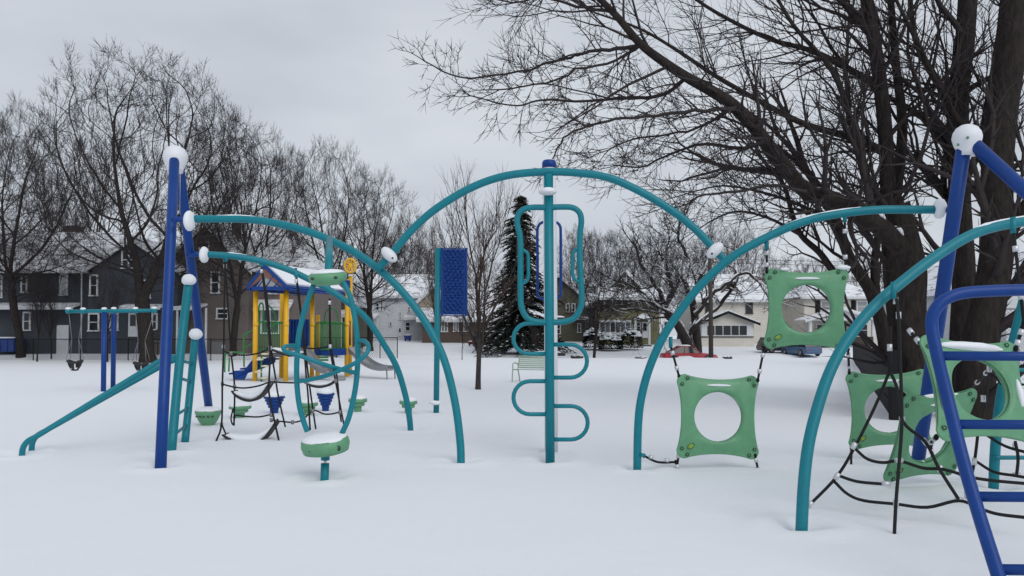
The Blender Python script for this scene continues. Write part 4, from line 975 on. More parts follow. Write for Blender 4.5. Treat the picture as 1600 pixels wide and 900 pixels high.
# ------------------------------------------------------------------ hanging green panels
def panel_mesh():
    W = .475; out = []; e = .80; c = .115
    for side in range(4):
        rot = Matrix.Rotation(-side*math.pi/2, 2)
        for i in range(15):
            t_ = -e+2*e*i/14; out.append(rot @ Vector((t_, 1-c*(1-(t_/e)**2)**.85 if abs(t_) < e else 1)))
        for i in range(1, 6):
            a = math.pi/2-i/6*math.pi/2; out.append(rot @ Vector((e+.2*math.cos(a), e+.2*math.sin(a))))
    n = len(out); HR = .585; hole = []
    for p in out:
        a = math.atan2(p.y, p.x); hole.append(Vector((math.cos(a), math.sin(a)))*HR)
    S = [0, .02, .06, .14, .3, .5, .7, .84, .94, 1.]; 
    T = [.010, .020, .024, .022, .034, .042, .046, .050, .040, .022]
    vs = []
    for sgn in (-1, 1):
        for s_, t_ in zip(S, T):
            for i in range(n):
                p = out[i].lerp(hole[i], s_); corner = sst(1.08, 1.3, out[i].length); th = t_*(1-corner*.45*(1 if s_ < .45 else .3))
                vs.append((p.x*W, sgn*th, p.y*W))
    k = len(S); fs = []
    for g in range(2):
        for r_ in range(k-1):
            for i in range(n):
                j = (i+1) % n; a = g*k*n+r_*n
                f = (a+i, a+j, a+n+j, a+n+i); fs.append(f if g == 1 else f[::-1])
    for r_ in (0, k-1):
        for i in range(n):
            j = (i+1) % n; a, b_ = r_*n, k*n+r_*n; f = (a+i, a+j, b_+j, b_+i); fs.append(f if r_ else f[::-1])
    m = MB(); m.add(vs, fs, True); return m, W
pm, W = panel_mesh()
def build_panel(label, loc, rot, sc):
    o = root('hanging_climber', label, 'climbing panel', (0, 0, 0), 'green plastic climbing panels on ropes')
    pm.part('plate', 'green_plastic', o, local=True)
    for sx in (-1, 1):
        for sz in (-1, 1):
            for (dx, dz) in ((.75, .90), (.88, .76)):
                e = MB(); e.tube([(sx*dx*W+.017*math.cos(a*.5236), -.0245, sz*dz*W+.017*math.sin(a*.5236)) for a in range(12)], .0045, 6, closed=True); rr = e.part('bolt', 'green_dark', o, local=True)
                e = MB(); e.ell((sx*dx*W, -.017, sz*dz*W), (.012, .012, .012), n=10, m=6); e.part('bolt_head', 'green_plastic', rr, local=True)
    q = Matrix.Rotation(R_(-35), 3, 'Y'); cc = Vector((-.67*W, -.034, -.70*W))
    e = MB(); e.ell(cc, (.042, .006, .024), q, 18, 6); em = e.part('leaf_emblem', 'emblem_yellow', o, local=True)
    e = MB(); e.tube([cc+q @ Vector((.042*math.cos(a*.35), -.005, .024*math.sin(a*.35))) for a in range(18)], .0035, 6, closed=True); e.tube([cc+q @ Vector((-.03, -.008, 0)), cc+q @ Vector((.03, -.008, .003))], .003, 6); e.part('emblem_outline', 'green_dark', em, local=True)
    e = MB(); e.ell((0, -.040, .745*W), (.30*W, .024, .030*W), None, 26, 8, .12, 5); e.part('snow', 'snow', o, local=True)
    e = MB(); e.ell((0, .0, -.600*W), (.20*W, .03, .018*W), None, 22, 8, .2, 8); e.part('snow', 'snow', o, local=True)
    o.location = loc; o.rotation_euler = rot; o.scale = (sc,)*3; return o
p1 = build_panel('lowest left green panel hanging inside the right arch', P(1121.5, 651, 9.15), (R_(-3), R_(1.5), R_(4)), 1.02)
p2 = dup(p1, P(1259, 482.5, 9.05), 'uppermost green panel in front of the cream shuttered house', (R_(3), R_(.5), R_(-6)), (.985,)*3)
p3 = dup(p1, P(1388, 640, 9.7), 'green panel behind the black net ropes, half hidden by its neighbour', (R_(2), R_(-2.5), R_(-8)), (1.02,)*3)
p4 = dup(p1, P(1453, 681, 7.9), 'turned green panel lowest at right, behind the net', (R_(22), R_(-3), R_(15)), (.94, 1, 1.05))
p5 = dup(p1, P(1529, 608, 6.7), 'large near green panel with snow ridges behind the blue ladder', (R_(-15), R_(3.5), R_(20)), (1.19, 1.0, .95))
mm = MB(); mm.ell((-.04*W, -.035, .80*W), (.66*W, .055, .085*W), None, 30, 8, .16, 2); mm.part('snow', 'snow', p5, local=True)
mm = MB(); mm.ell((-.78*W, -.045, -.02*W), (.10*W, .04, .46*W), None, 18, 10, .2, 3); mm.part('snow', 'snow', p5, local=True)
mm = MB(); mm.ell((.74*W, -.045, -.05*W), (.05*W, .03, .26*W), None, 16, 10, .2, 6); mm.part('snow', 'snow', p5, local=True)
mm = MB(); mm.ell((0, -.0, .90*W), (.45*W, .035, .035*W), None, 26, 8, .2, 9); mm.part('snow', 'snow', p4, local=True)
for (sx, sz, s2) in ((1.0, 1.03, .9), (-.6, .99, .6)):
    mm = MB(); mm.ell((sx*W*.86, 0, sz*W*.98), (.09*s2, .05, .035*s2), None, 16, 8, .25, int(sx*5+9)); mm.part('snow', 'snow', p2, local=True)

# ------------------------------------------------------------------ ropes
RR = .0135
def rope(parent, pts, sm=True, r=RR, mt='rope'): return MB().tube(catmull(pts, 5) if sm and len(pts) > 2 else pts, r, 8).part('rope', mt, parent)
def clampx(parent, c, d=(0, 0, 1), L=.055, r=.021, mt='steel'):
    d = Vector(d).normalized(); return MB().tube([Vector(c)-d*L/2, Vector(c)+d*L/2], r, 10).part('ferrule', mt, parent)
def tie(label, a, b_, arc_top=True, mid=None):
    a, b_ = Vector(a), Vector(b_); d = (b_-a).normalized()
    o = root('panel_rope', label, 'rope', b_ if b_.z < a.z else a, 'ropes tying the green panels')
    l = [a, b_] if mid is None else [a]+mid+[b_]
    rope(o, l)
    clampx(o, a.lerp(b_, .22), d, .05, .024); clampx(o, a.lerp(b_, .72), d, .05, .024)
    MB().ell(a, (.021, .021, .028), n=10, m=6).part('shackle', 'black_metal', o); MB().ell(b_, (.021, .021, .028), n=10, m=6).part('shackle', 'black_metal', o)
    return o
tie('short black rope from the right arch to the lowest left panel', P(1048, 541, 9.15), P(1061, 588, 9.15))
tie('black rope linking the uppermost panel to the one below it', P(1194, 544, 9.1), P(1184, 594, 9.12))
tie('black rope hanging the uppermost panel by its left corner', P(1198, 387, 9.0), P(1198, 424, 9.03))
tie('black rope hanging the uppermost panel by its right corner', P(1320, 343, 8.9), P(1321, 424, 9.0))
tie('short black rope below the uppermost panel at the nearest arch', P(1325, 546, 9.1), P(1327, 582, 9.6))
tie('black rope from the lowest left panel down into the snow, left', P(1061, 705, 9.15), P(1057, 738, 9.15))
tie('black rope from the lowest left panel down into the snow, right', P(1180, 712, 9.15), P(1186, 742, 9.15))
tie('slack black rope from the right arch foot to the panel', P(1006, 712, 9.2), P(1056, 722, 9.15), mid=[P(1028, 722, 9.18)])
tie('black rope behind the net hanging from the turned panel', P(1455, 695, 8.9), P(1458, 742, 8.9))
tie('black rope from the back panel corner to the ground', P(1330, 700, 9.6), P(1330, 745, 9.3))
tie('diagonal black rope to the near panel from the net top', P(1418, 512, 6.9), P(1440, 540, 6.75))
tie('black rope from the near panel lower corner to its neighbour', P(1463, 683, 6.75), P(1452, 694, 7.2))
tie('diagonal black rope inside the hole of the near panel', P(1547, 576, 7.6), P(1520, 605, 8.6))
tie('black rope at the right edge beside the near panel', P(1598, 512, 6.6), P(1587, 545, 6.6))
tie('black rope from the arch top at the right edge down', P(1583, 356, 6.6), P(1600, 505, 6.6))
# net at right
c7 = lambda x, y: (1200+x*.578, 380+y*.578)
Yn = 6.75
rn = root('rope_net', 'black rope climbing net with silver ferrules under the nearest arch', 'rope net', (P(1400, 800, Yn).x, 6.4, 0), 'black rope nets')
def R7(l, Y0=Yn, Y1=None):
    n = len(l); Y1 = Y0 if Y1 is None else Y1; return [P(*c7(*q), Y0+(Y1-Y0)*i/max(1, n-1)) for i, q in enumerate(l)]
rope(rn, R7([(344, 130), (353, 200), (358, 330), (362, 480), (354, 600), (346, 700), (341, 800)], 6.7, 6.1))
rope(rn, R7([(330, 225), (330, 285), (329, 345)], 6.75), False, .017)
rope(rn, R7([(329, 345), (290, 440), (235, 550), (185, 632), (110, 710)], 6.75, 7.0))
rope(rn, R7([(329, 345), (348, 390), (365, 482), (425, 537), (463, 610), (515, 692)], 6.75, 6.4))
rope(rn, R7([(235, 555), (268, 583), (310, 593), (355, 589), (420, 608), (465, 610), (500, 618), (545, 632), (610, 642), (700, 650)], 6.85, 6.2))
rope(rn, R7([(190, 628), (240, 644), (300, 650), (325, 650)], 6.95, 7.1))
rope(rn, R7([(180, 645), (215, 678), (260, 696), (345, 705), (430, 714), (515, 696), (570, 716), (620, 732), (700, 742)], 6.95, 6.))
rope(rn, R7([(568, 510), (558, 590), (538, 690)], 7.2, 7.2)); rope(rn, R7([(585, 515), (640, 548), (700, 566)], 7.2, 6.8)); rope(rn, R7([(560, 588), (610, 618), (665, 628), (700, 634)], 7.2, 6.8)); rope(rn, R7([(668, 535), (676, 580), (672, 628)], 7.))
rope(rn, R7([(598, 345), (590, 420), (572, 510)], 7.4, 7.2)); rope(rn, R7([(600, 345), (650, 400), (700, 450)], 7.4, 7.))
for (x, y, d) in ((329, 282, (0, 0, 1)), (353, 195, (0, 0, 1)), (345, 155, (0, 0, 1)), (364, 478, (0, 0, 1)), (354, 587, (1, 0, 0)), (465, 610, (0, 0, 1)), (346, 704, (0, 0, 1)), (516, 694, (1, 0, 0)), (232, 548, (.6, 0, 1)), (186, 630, (.6, 0, 1)), (425, 537, (.7, 0, -1)), (346, 378, (.5, 0, -1)), (320, 650, (1, 0, 0)), (113, 706, (.7, 0, 1)), (558, 590, (0, 0, 1)), (538, 680, (0, 0, 1)), (668, 550, (0, 0, 1)), (672, 626, (1, 0, 0)), (598, 340, (0, 0, 1)), (582, 420, (0, 0, 1)), (530, 628, (1, 0, 0))):
    Yq = 6.75-.35*max(0, (y-480)/320) if x < 540 else 7.1
    clampx(rn, P(*c7(x, y), Yq-.01), d, .06, .021)
# rope bridge at left
nb = root('rope_bridge', 'black rope bridge with snow filled belts hanging below the lower left arch', 'rope net', (P(400, 690, 12.2).x, 12.2, 0), 'black rope nets')
def R3(l, Y0, Y1=None):
    n = len(l); Y1 = Y0 if Y1 is None else Y1; return [P(320+a*.422, 380+b_*.422, Y0+(Y1-Y0)*i/max(1, n-1)) for i, (a, b_) in enumerate(l)]
r_ = .0145
for l, Ya, Yb in (([(75, 70), (72, 240), (70, 380), (65, 520), (62, 670), (40, 738)], 12.0, 11.6), ([(75, 75), (86, 240), (97, 400), (110, 530), (108, 675)], 12.0, 12.8), ([(210, 88), (226, 220), (241, 390), (238, 510), (240, 570), (275, 735)], 12.2, 11.7),
                  ([(210, 88), (232, 220), (246, 390), (262, 500), (272, 565), (298, 680)], 12.2, 13.0), ([(338, 125), (352, 240), (366, 370), (376, 500), (382, 560), (390, 692)], 12.4, 12.7), ([(340, 125), (358, 270), (384, 495), (398, 600), (411, 688)], 12.4, 12.9),
                  ([(462, 205), (463, 300), (464, 385), (484, 510), (517, 682)], 12.5, 12.9), ([(462, 205), (468, 385), (490, 500), (500, 620), (505, 660)], 12.5, 13.3)):
    rope(nb, R3(l, Ya, Yb), r=r_)
for l, Ya in (([(75, 402), (110, 412), (160, 414), (205, 405), (243, 388)], 12.1), ([(360, 386), (400, 390), (430, 388), (463, 381)], 12.4), ([(65, 522), (110, 533), (150, 536), (200, 528), (243, 514), (290, 516), (335, 517)], 12.), ([(108, 636), (150, 641), (200, 643), (246, 634)], 12.6), ([(245, 655), (285, 660), (325, 663), (360, 655), (402, 620), (440, 632), (470, 632), (500, 625)], 12.4), ([(105, 612), (97, 650), (105, 672), (112, 640)], 12.8), ([(62, 670), (78, 706)], 11.7), ([(270, 650), (265, 670)], 11.9)):
    rope(nb, R3(l, Ya), r=.0125)
def belt(l, Ya, w_=.11):
    c = catmull(R3(l, Ya), 5); m = MB(); vs = []; n = len(c)
    for p in c: vs += [p+Vector((0, -w_, 0)), p+Vector((0, w_, 0)), p+Vector((0, w_, -.018)), p+Vector((0, -w_, -.018))]
    fs = [(i*4+k, i*4+(k+1) % 4, (i+1)*4+(k+1) % 4, (i+1)*4+k) for i in range(n-1) for k in range(4)]+[(0, 1, 2, 3), ((n-1)*4+3, (n-1)*4+2, (n-1)*4+1, (n-1)*4)]
    m.add(vs, fs); o = m.part('belt', 'rubber', nb)
    for e in (-1, 1):
        MB().tube([p+Vector((0, e*w_, 0)) for p in c], .015, 6).part('belt_edge', 'rubber', o)
    return c, o
def belt_snow(c, o, up, w_=.1, a0=2, a1=2):
    m = MB(); cc = c[a0:len(c)-a1]; n = len(cc); zs = max(p.z for p in cc); m_ = []
    for i, p in enumerate(cc):
        f = math.sin(math.pi*(i+.5)/n)**.6; m_.append((p+Vector((0, 0, up*f*.5+.006)), max(.012, up*f)))
    vs = []
    for p, h_ in m_:
        for k in range(10):
            a = 2*math.pi*k/10; vs.append(p+Vector((0, math.cos(a)*w_, math.sin(a)*h_*.6)))
    m.add(vs, [(i*10+k, i*10+(k+1) % 10, (i+1)*10+(k+1) % 10, (i+1)*10+k) for i in range(n-1) for k in range(10)]+[tuple(range(10))[::-1], tuple((n-1)*10+k for k in range(10))], True); m.part('snow', 'snow', o)
for l, Ya, up in (([(108, 545), (125, 565), (155, 579), (185, 580), (215, 562), (235, 535), (245, 518)], 12.4, .10), ([(74, 706), (100, 724), (140, 738), (190, 738), (225, 720), (250, 690), (268, 662)], 11.9, .12), ([(374, 513), (400, 526), (430, 531), (460, 525), (486, 508)], 12.7, .06), ([(238, 386), (275, 402), (315, 414), (350, 412)], 12.5, .06)):
    c_, o_ = belt(l, Ya); belt_snow(c_, o_, up)
for (x, y) in ((75, 85), (210, 103), (338, 140), (462, 220), (69, 383), (97, 408), (242, 388), (464, 382), (65, 522), (110, 532), (240, 516), (262, 512), (246, 636), (246, 655), (378, 515), (485, 510), (325, 663), (400, 622), (500, 626), (62, 672), (268, 660)):
    clampx(nb, P(320+x*.422, 380+y*.422, 12.05), (0, 0, 1), .06, .023, 'steel' if y < 400 else 'grey_metal')
for (x, y) in ((75, 62), (210, 78), (338, 118)): MB().ell(P(320+x*.422, 380+y*.422, 12.1), (.035, .035, .045), n=10, m=6).part('shackle', 'teal', nb)

# ------------------------------------------------------------------ blue ladder at right
Yl = 4.9
bt = root('blue_ladder', 'bright blue tubular ladder with rounded top at the right edge', 'ladder', (P(1565, 930, 4.4).x, 4.4, 0))
lad = [(1760, 452, 5.0), (1680, 452, 5.), (1600, 453, 5.), (1540, 455, 5.), (1500, 459, 5.), (1474, 470, 5.), (1459, 488, 5.), (1456, 508, 5.), (1462, 545, 4.97), (1480, 620, 4.9), (1505, 720, 4.75), (1530, 805, 4.6), (1560, 900, 4.4), (1575, 945, 4.3)]
c = catmull([P(*q) for q in lad], 6); MB().tube(c, .038, 16).part('side_rail', 'blue', bt)
lad2 = [(1745, 453, 5.0), (1790, 470, 5.), (1800, 510, 4.97), (1830, 720, 4.75), (1870, 900, 4.4), (1880, 945, 4.3)]; MB().tube(catmull([P(*q) for q in lad2], 6), .038, 14).part('side_rail', 'blue', bt)
for (x, y, Yq) in ((1463, 556, 4.96), (1490, 663, 4.84), (1524, 776, 4.66), (1558, 890, 4.42)):
    MB().tube([P(x, y, Yq), P(x+330, y+2, Yq)], .030, 14).part('rung', 'blue', bt)
# teal ladder behind it
tl = root('teal_ladder', 'teal ladder leg with rungs standing behind the near green panel', 'ladder', (P(1553, 760, 8.).x, 8., 0))
MB().tube(catmull([P(1600, 470, 7.6), P(1585, 530, 7.7), P(1566, 610, 7.85), P(1556, 690, 7.95), P(1552, 768, 8.0)], 6), .048, 14).part('side_rail', 'teal', tl)
MB().tube(catmull([P(1700, 470, 8.6), P(1690, 610, 8.85), P(1682, 760, 9.0)], 6), .048, 14).part('side_rail', 'teal', tl)
for (y, a) in ((578, 1574), (645, 1561), (715, 1555)): MB().tube([P(a, y, 7.9), P(1690, y, 8.8)], .022, 10).part('rung', 'teal', tl)

# ------------------------------------------------------------------ blue climbing wall
Yw = 16.
cw = root('climbing_wall', 'blue wavy climbing wall panel mounted high on a teal post', 'climbing wall', (P(683, 645, Yw).x, Yw, 0))
MB().tube([P(681.5, 655, Yw), P(684.5, 388, Yw)], .058, 14).part('post', 'teal', cw)
x0, x1, z0, z1 = X(690.5, Yw), X(728.5, Yw), Z(493, Yw), Z(388, Yw)
MB().bb(x0+.02, x1-.02, Yw-.05, Yw+.05, z0+.02, z1-.02).part('panel', 'blue', cw)
m = MB(); m.tube([(x0, Yw-.02, z0), (x1, Yw-.02, z0), (x1, Yw-.02, z1), (x0, Yw-.02, z1)], .028, 8, closed=True); m.part('rim', 'blue', cw)
for i in range(22):
    zz = z0+.07+i*(z1-z0-.12)/21; l = []
    for k in range(25):
        u = k/24; l.append(Vector((x0+.05+(x1-x0-.1)*u, Yw-.065-.012*math.sin(u*31+i*1.3), zz+.022*math.sin(u*25.+(i % 2)*3.1)+.010*math.sin(u*47+i*2))))
    MB().tube(l, [.012+.012*abs(math.sin(k*.52+i*1.7)) for k in range(25)], 6).part('wave_ridge', 'blue', cw)
for q in (432, 400): MB().tube([P(684, q, Yw), P(694, q, Yw)], .03, 8).part('bracket', 'teal', cw)
MB().ell(P(680, 629, Yw), (.13, .11, .05), n=16, m=8, jit=.15).part('clamp', 'snow', cw)
MB().ell(P(685, 437, Yw), (.06, .06, .025), n=12, m=6).part('collar', 'teal', cw)

# ------------------------------------------------------------------ stepping pods
def step_pod(px, pt, pb, wpx, mt, label, proto=[None, None], tiers=4):
    g = Gd(px, pb); k = wpx/F*g.y; hgt = P(px, pt, g.y).z-g.z; i = 0 if mt == 'blue' else 1
    o = root('step_pod', label, 'stepping pod', g, 'stepping pods standing in the snow'); r = k/2; n = 5 if mt == 'blue' else 3; prof = [(r*.40, -.06)]
    for j in range(n):
        f0 = .42+.58*(j/(n-1))**.9; za = hgt*(.12+.80*j/n); zb = hgt*(.12+.80*(j+1)/n); prof += [(r*f0*.90, za), (r*f0, za+.015), (r*f0, zb-.02), (r*f0*.93, zb)]
    prof += [(r*.5, hgt*.94), (.005, hgt*.94)]
    m = MB(); m.lathe(prof, g, 24 if mt != 'blue' else 14, None, 1, 1); m.part('body', mt, o)
    s = MB(); s.ell(g+Vector((0, 0, hgt*.96)), (r*.98, r*.98, hgt*.17+.02), None, 20, 8, .12, int(px)); s.part('snow', 'snow', o); return o
step_pod(375, 632, 653, 34, 'green_plastic', 'green stepping pod left, seen between the bridge ropes'); step_pod(428.5, 616, 646, 33, 'blue', 'larger blue ribbed pod under the rope bridge')
step_pod(481, 627, 649, 31, 'green_plastic', 'green stepping pod between the two blue pods'); step_pod(508.6, 611, 642, 28, 'blue', 'smaller blue ribbed pod inside the spinner cage')
step_pod(559, 621, 643, 29, 'green_plastic', 'green stepping pod just right of the spinner cage'); step_pod(638, 624, 646, 28, 'green_plastic', 'green stepping pod nearest the climbing wall post')
g = Gd(325, 664); k = 40/F*g.y/2
o = root('step_pod', 'wide green bowl shaped pod at the foot of the blue leg', 'stepping pod', g, 'stepping pods standing in the snow')
hg = P(325, 641, g.y).z-g.z
MB().lathe([(k*.35, -.05), (k*.5, .01), (k*.72, hg*.3), (k*.95, hg*.75), (k, hg*.95), (k*.9, hg), (.01, hg)], g, 24).part('body', 'green_plastic', o)
MB().ell(g+Vector((0, 0, hg)), (k*.97, k*.95, .07), n=22, m=8, jit=.12).part('snow', 'snow', o)
for a in (-1.9, -1.57, -1.2, -2.3, -.85): MB().ell(g+Vector((math.cos(a)*k*.93, math.sin(a)*k*.93, hg*.62)), (.028, .02, .012), Matrix.Rotation(.3*math.sin(a*9), 3, 'Y'), 10, 6).part('slot', 'green_dark', o)

# ------------------------------------------------------------------ playset
Yp = 28.4
ps = root('playset', 'playset with yellow posts, snowy blue gable roof, green rails and slides', 'playset', (P(470, 595, 29).x, 29, 0))
c5 = lambda x, y: (350+x*.2443, 390+y*.2444)
def Q5(x, y, Y): return P(*c5(x, y), Y)
posts = {1: (203, 262, 848, 28.2), 2: (371, 275, 825, 30.6), 3: (399, 258, 848, 28.2), 4: (566, 262, 825, 30.6), 5: (601, 425, 805, 31.4), 6: (787, 258, 805, 31.4), 7: (810, 162, 795, 32.6)}
for k, (x, a, b_, Yq) in posts.items():
    t_ = Q5(x, a, Yq); m = MB(); r_p = .086 if k in (1, 3) else .083
    m.tube([(t_.x, Yq, -.2), t_], r_p, 14); po = m.part('post', 'yellow', ps)
    if k in (1, 3, 4, 6): MB().tube([Q5(x, 465, Yq), Q5(x, 490, Yq)], r_p*1.12, 14).part('post_collar', 'yellow', po)
    if k == 5: MB().ell(t_, (.09, .09, .05), n=12, m=6).part('post_cap', 'yellow', po)
# roof: gable end toward the camera, ridge running back to the right
def RX(l, Y): return [Q5(a, b_, Y) for a, b_ in l]
Ye, Yb = 27.8, 31.4
A_, E1, E2 = Q5(262, 103, Ye), Q5(150, 240, Ye), Q5(408, 240, Ye)
sh = Vector((1.28, Yb-Ye, 0))
ro = MB()
for e in (E1, E2): ro.slab([e, A_, A_+sh, e+sh], .06)
rfo = ro.part('roof', 'blue', ps)
sn = MB()
for e, s_ in ((E1, -1), (E2, 1)):
    up = Vector((0, 0, .11)); ee = e.lerp(A_, .05); sn.slab([ee+up+sh*.01, A_+up+sh*.01, A_+up+sh*.98, ee+up+sh*.98], .095)
sn.part('snow', 'snow', rfo)
m = MB()
for e in (E1, E2):
    dz = Vector((0, -.07, 0)); m.prism([e+dz+Vector((0, 0, .06)), A_+dz+Vector((0, 0, .08)), A_+dz-Vector((0, 0, .08)), e+dz-Vector((0, 0, .10))], (0, .05, 0))
m.bb(E1.x+.15, E2.x-.1, Ye-.04, Ye+.04, E1.z-.10, E1.z+.02); m.part('fascia', 'blue', rfo)
m = MB()
for e in (E1, E2):
    dz = Vector((0, -.03, 0)); d_ = (A_-e); i0, i1 = e+d_*.05, A_
    m.prism([i0+dz-Vector((0, 0, .08)), i1+dz-Vector((0, 0, .09)), i1+dz-Vector((0, 0, .38)), i0+dz-Vector((0, 0, .12))], (0, .03, 0))
m.part('gable_board', 'play_brown', rfo)
m = MB(); m.prism([E1+Vector((.3, .0, 0)), E2+Vector((-.3, .0, 0)), A_-Vector((0, 0, .32))], (0, .02, 0)); m.part('gable_screen', 'blind', rfo)
for f in (.35, .55, .75):
    a = E1.lerp(E2, f); MB().tube([a+Vector((-.12, -.02, .02)), a+Vector((.12, -.02, .42*(1-abs(f-.5)*1.6)))], .02, 6).part('gable_slat', 'blue', rfo)
for sx in (E1, E2): MB().tube([sx+Vector((0, 0, -.08)), sx+sh+Vector((0, 0, -.08))], .05, 6).part('eave_beam', 'blue', rfo)
# decks
def deck(l, z, th, mt, nm): return MB().prism([(p.x, p.y, z) for p in l], (0, 0, -th)).part(nm, mt, ps)
p1_, p3_, p4_, p2_ = Q5(203, 600, 28.2), Q5(399, 600, 28.2), Q5(566, 600, 30.6), Q5(371, 600, 30.6)
zd = Z(552, 29.)
deck([p1_, p3_, p4_, p2_], zd, .12, 'deck_grey', 'deck'); 
MB().ell(((p1_.x+p4_.x)/2+.1, 29.3, zd+.03), (.7, 1., .06), n=20, m=6).part('snow', 'snow', ps)
p6_ = Q5(787, 600, 31.4); p5_ = Q5(601, 600, 31.4); pp = [p5_+Vector((-.3, -.4, 0)), p5_.lerp(p6_, .3)+Vector((0, -.75, 0)), p5_.lerp(p6_, .7)+Vector((0, -.75, 0)), p6_+Vector((0, -.3, 0)), p6_+Vector((0, .8, 0)), p5_+Vector((-.3, .8, 0))]
MB().prism([(p.x, p.y, Z(553, 31)-.05) for p in pp], (0, 0, .26)).part('curved_deck', 'blue', ps)
def barrier(l, zt, zb, mt, nb_, bow=0.):
    a, b_ = l; m = MB(); n = nb_; tp = []; bt_ = []
    for i in range(n+1):
        p = a.lerp(b_, i/n); y_ = -bow*math.sin(math.pi*i/n); tp.append(Vector((p.x, p.y+y_, zt+bow*.08*math.sin(math.pi*i/n)))); bt_.append(Vector((p.x, p.y+y_, zb)))
    o = MB().tube(tp, .028, 8).part('barrier', mt, ps); MB().tube(bt_, .028, 8).part('bottom_rail', mt, o)
    for i in range(n+1): MB().tube([tp[i], bt_[i]], .016, 6).part('bar', mt, o)
    return o
zt, zb_ = Z(504, 29.5), Z(546, 29.5)
barrier((Q5(218, 0, 28.3), Q5(375, 0, 29.3)), zt, zb_, 'play_green', 10)
barrier((Q5(203, 0, 28.3)+Vector((.1, .2, 0)), p2_), zt, zb_, 'play_green', 9)
barrier((Q5(585, 0, 31.2), Q5(775, 0, 31.2)), Z(505, 31), Z(546, 31), 'play_green', 15, .6)
barrier((Q5(600, 0, 32.6), Q5(800, 0, 32.6)), Z(505, 32), Z(544, 32), 'play_green', 12, 0)
o = MB().bb(Q5(420, 0, 30.7).x, Q5(550, 0, 30.7).x, 30.67, 30.73, Z(542, 30.7), Z(499, 30.7)).part('blue_panel', 'blue', ps)
for i in range(7): MB().bb(Q5(424+i*19, 0, 30.6).x, Q5(433+i*19, 0, 30.6).x, 30.6, 30.66, Z(541, 30.6), Z(500, 30.6)).part('slat', 'blue', o)
for l, Yq in (([(222, 470), (222, 380), (232, 345), (245, 345), (252, 370), (252, 470)], 28.6), ([(270, 348), (300, 372), (328, 420), (332, 480)], 28.8), ([(640, 470), (650, 400), (675, 378), (705, 380), (725, 410), (730, 470)], 32.4), ([(300, 500), (330, 475), (375, 468)], 28.6)):
    MB().tube(catmull(RX(l, Yq), 6), .028, 8).part('hoop_rail', 'play_green', ps)
# stairs with side rails
st = MB(); 
sa, sb = Q5(320, 700, 29.0), Q5(70, 800, 28.6); 
sto = MB().prism([Q5(330, 690, 28.7), Q5(175, 710, 28.5), Q5(130, 770, 28.5), Q5(60, 775, 28.5), Q5(60, 830, 28.5), Q5(130, 830, 28.5), Q5(150, 790, 28.5), Q5(250, 760, 28.6), Q5(325, 722, 28.7)], (0, .06, 0)).part('stairs', 'blue', ps)
for i in range(4):
    f = i/3; c_ = Q5(90+i*70, 790-i*30, 29.0); MB().box(c_, (.36, .9, .06)).part('tread', 'blue', sto); MB().ell(c_+Vector((0, 0, .05)), (.15, .4, .03), n=10, m=5).part('snow', 'snow', sto)
for l in ([(128, 750), (128, 560), (140, 542), (200, 508), (222, 500)], [(130, 630), (190, 598), (215, 590)], [(5, 785), (5, 690), (12, 665), (40, 655), (125, 660)], [(30, 780), (35, 690)]):
    MB().tube(catmull(RX(l, 28.4), 5) if len(l) > 2 else RX(l, 28.4), .03, 8).part('stair_rail', 'play_green', ps)
cs = MB().tube([Q5(240, 650, 28.0), Q5(238, 850, 28.0)], .03, 8).part('pod_climber', 'play_green', ps)
for (x, y) in ((262, 668), (228, 703), (262, 745), (220, 782), (255, 822)): MB().lathe([(.11, -.03), (.14, 0), (.13, .025), (.01, .04)], Q5(x, y, 27.95), 14).part('foot_pod', 'cream', cs)
# slides
def slide(l, Y0, Y1, w_, label=None):
    n = len(l); pts = catmull([Q5(a, b_, Y0+(Y1-Y0)*i/(n-1)) for i, (a, b_) in enumerate(l)], 5); d = (pts[-1]-pts[0]); d.z = 0; s = Vector((-d.y, d.x, 0)).normalized()
    prof = [(-1, .16), (-.93, .16), (-.8, .02), (0, 0), (.8, .02), (.93, .16), (1, .16), (1, .11), (.85, -.04), (-.85, -.04), (-1, .11)]; k = len(prof)
    vs = [p+s*(a*w_)+Vector((0, 0, z)) for p in pts for a, z in prof]; m = MB()
    m.add(vs, [(i*k+j, i*k+(j+1) % k, (i+1)*k+(j+1) % k, (i+1)*k+j) for i in range(len(pts)-1) for j in range(k)]+[tuple(range(k))[::-1], tuple((len(pts)-1)*k+j for j in range(k))], False)
    o = m.part('slide', 'slide_grey', ps); return o, pts
o, pts_ = slide([(505, 640), (530, 670), (575, 730), (620, 770), (660, 785), (690, 782)], 30.2, 28.9, .24)
o, pts_ = slide([(805, 625), (850, 670), (910, 725), (970, 757), (1030, 768), (1075, 762)], 31.8, 29.6, .26)
for dx in (-.2, .2): MB().tube([pts_[-2]+Vector((dx*.6, dx, 0)), pts_[-2]+Vector((dx*.6+.04, dx, -.9))], .025, 8).part('slide_leg', 'grey_metal', o)
MB().tube([Q5(805, 455, 31.8), Q5(805, 610, 31.8)], .05, 8).part('slide_post', 'play_brown', ps)
MB().bb(Q5(725, 0, 29).x, Q5(778, 0, 29).x, 28.9, 29.2, .0, Z(588, 29)).part('ground_step', 'slide_grey', ps)
m = MB(); [m.bb(Q5(612, 0, 30).x, Q5(672, 0, 30).x, 29.97, 30.03, Q5(0, y, 30).z, Q5(0, y+12, 30).z) for y in (683, 700)]; m.part('step_bar', 'play_green', ps)
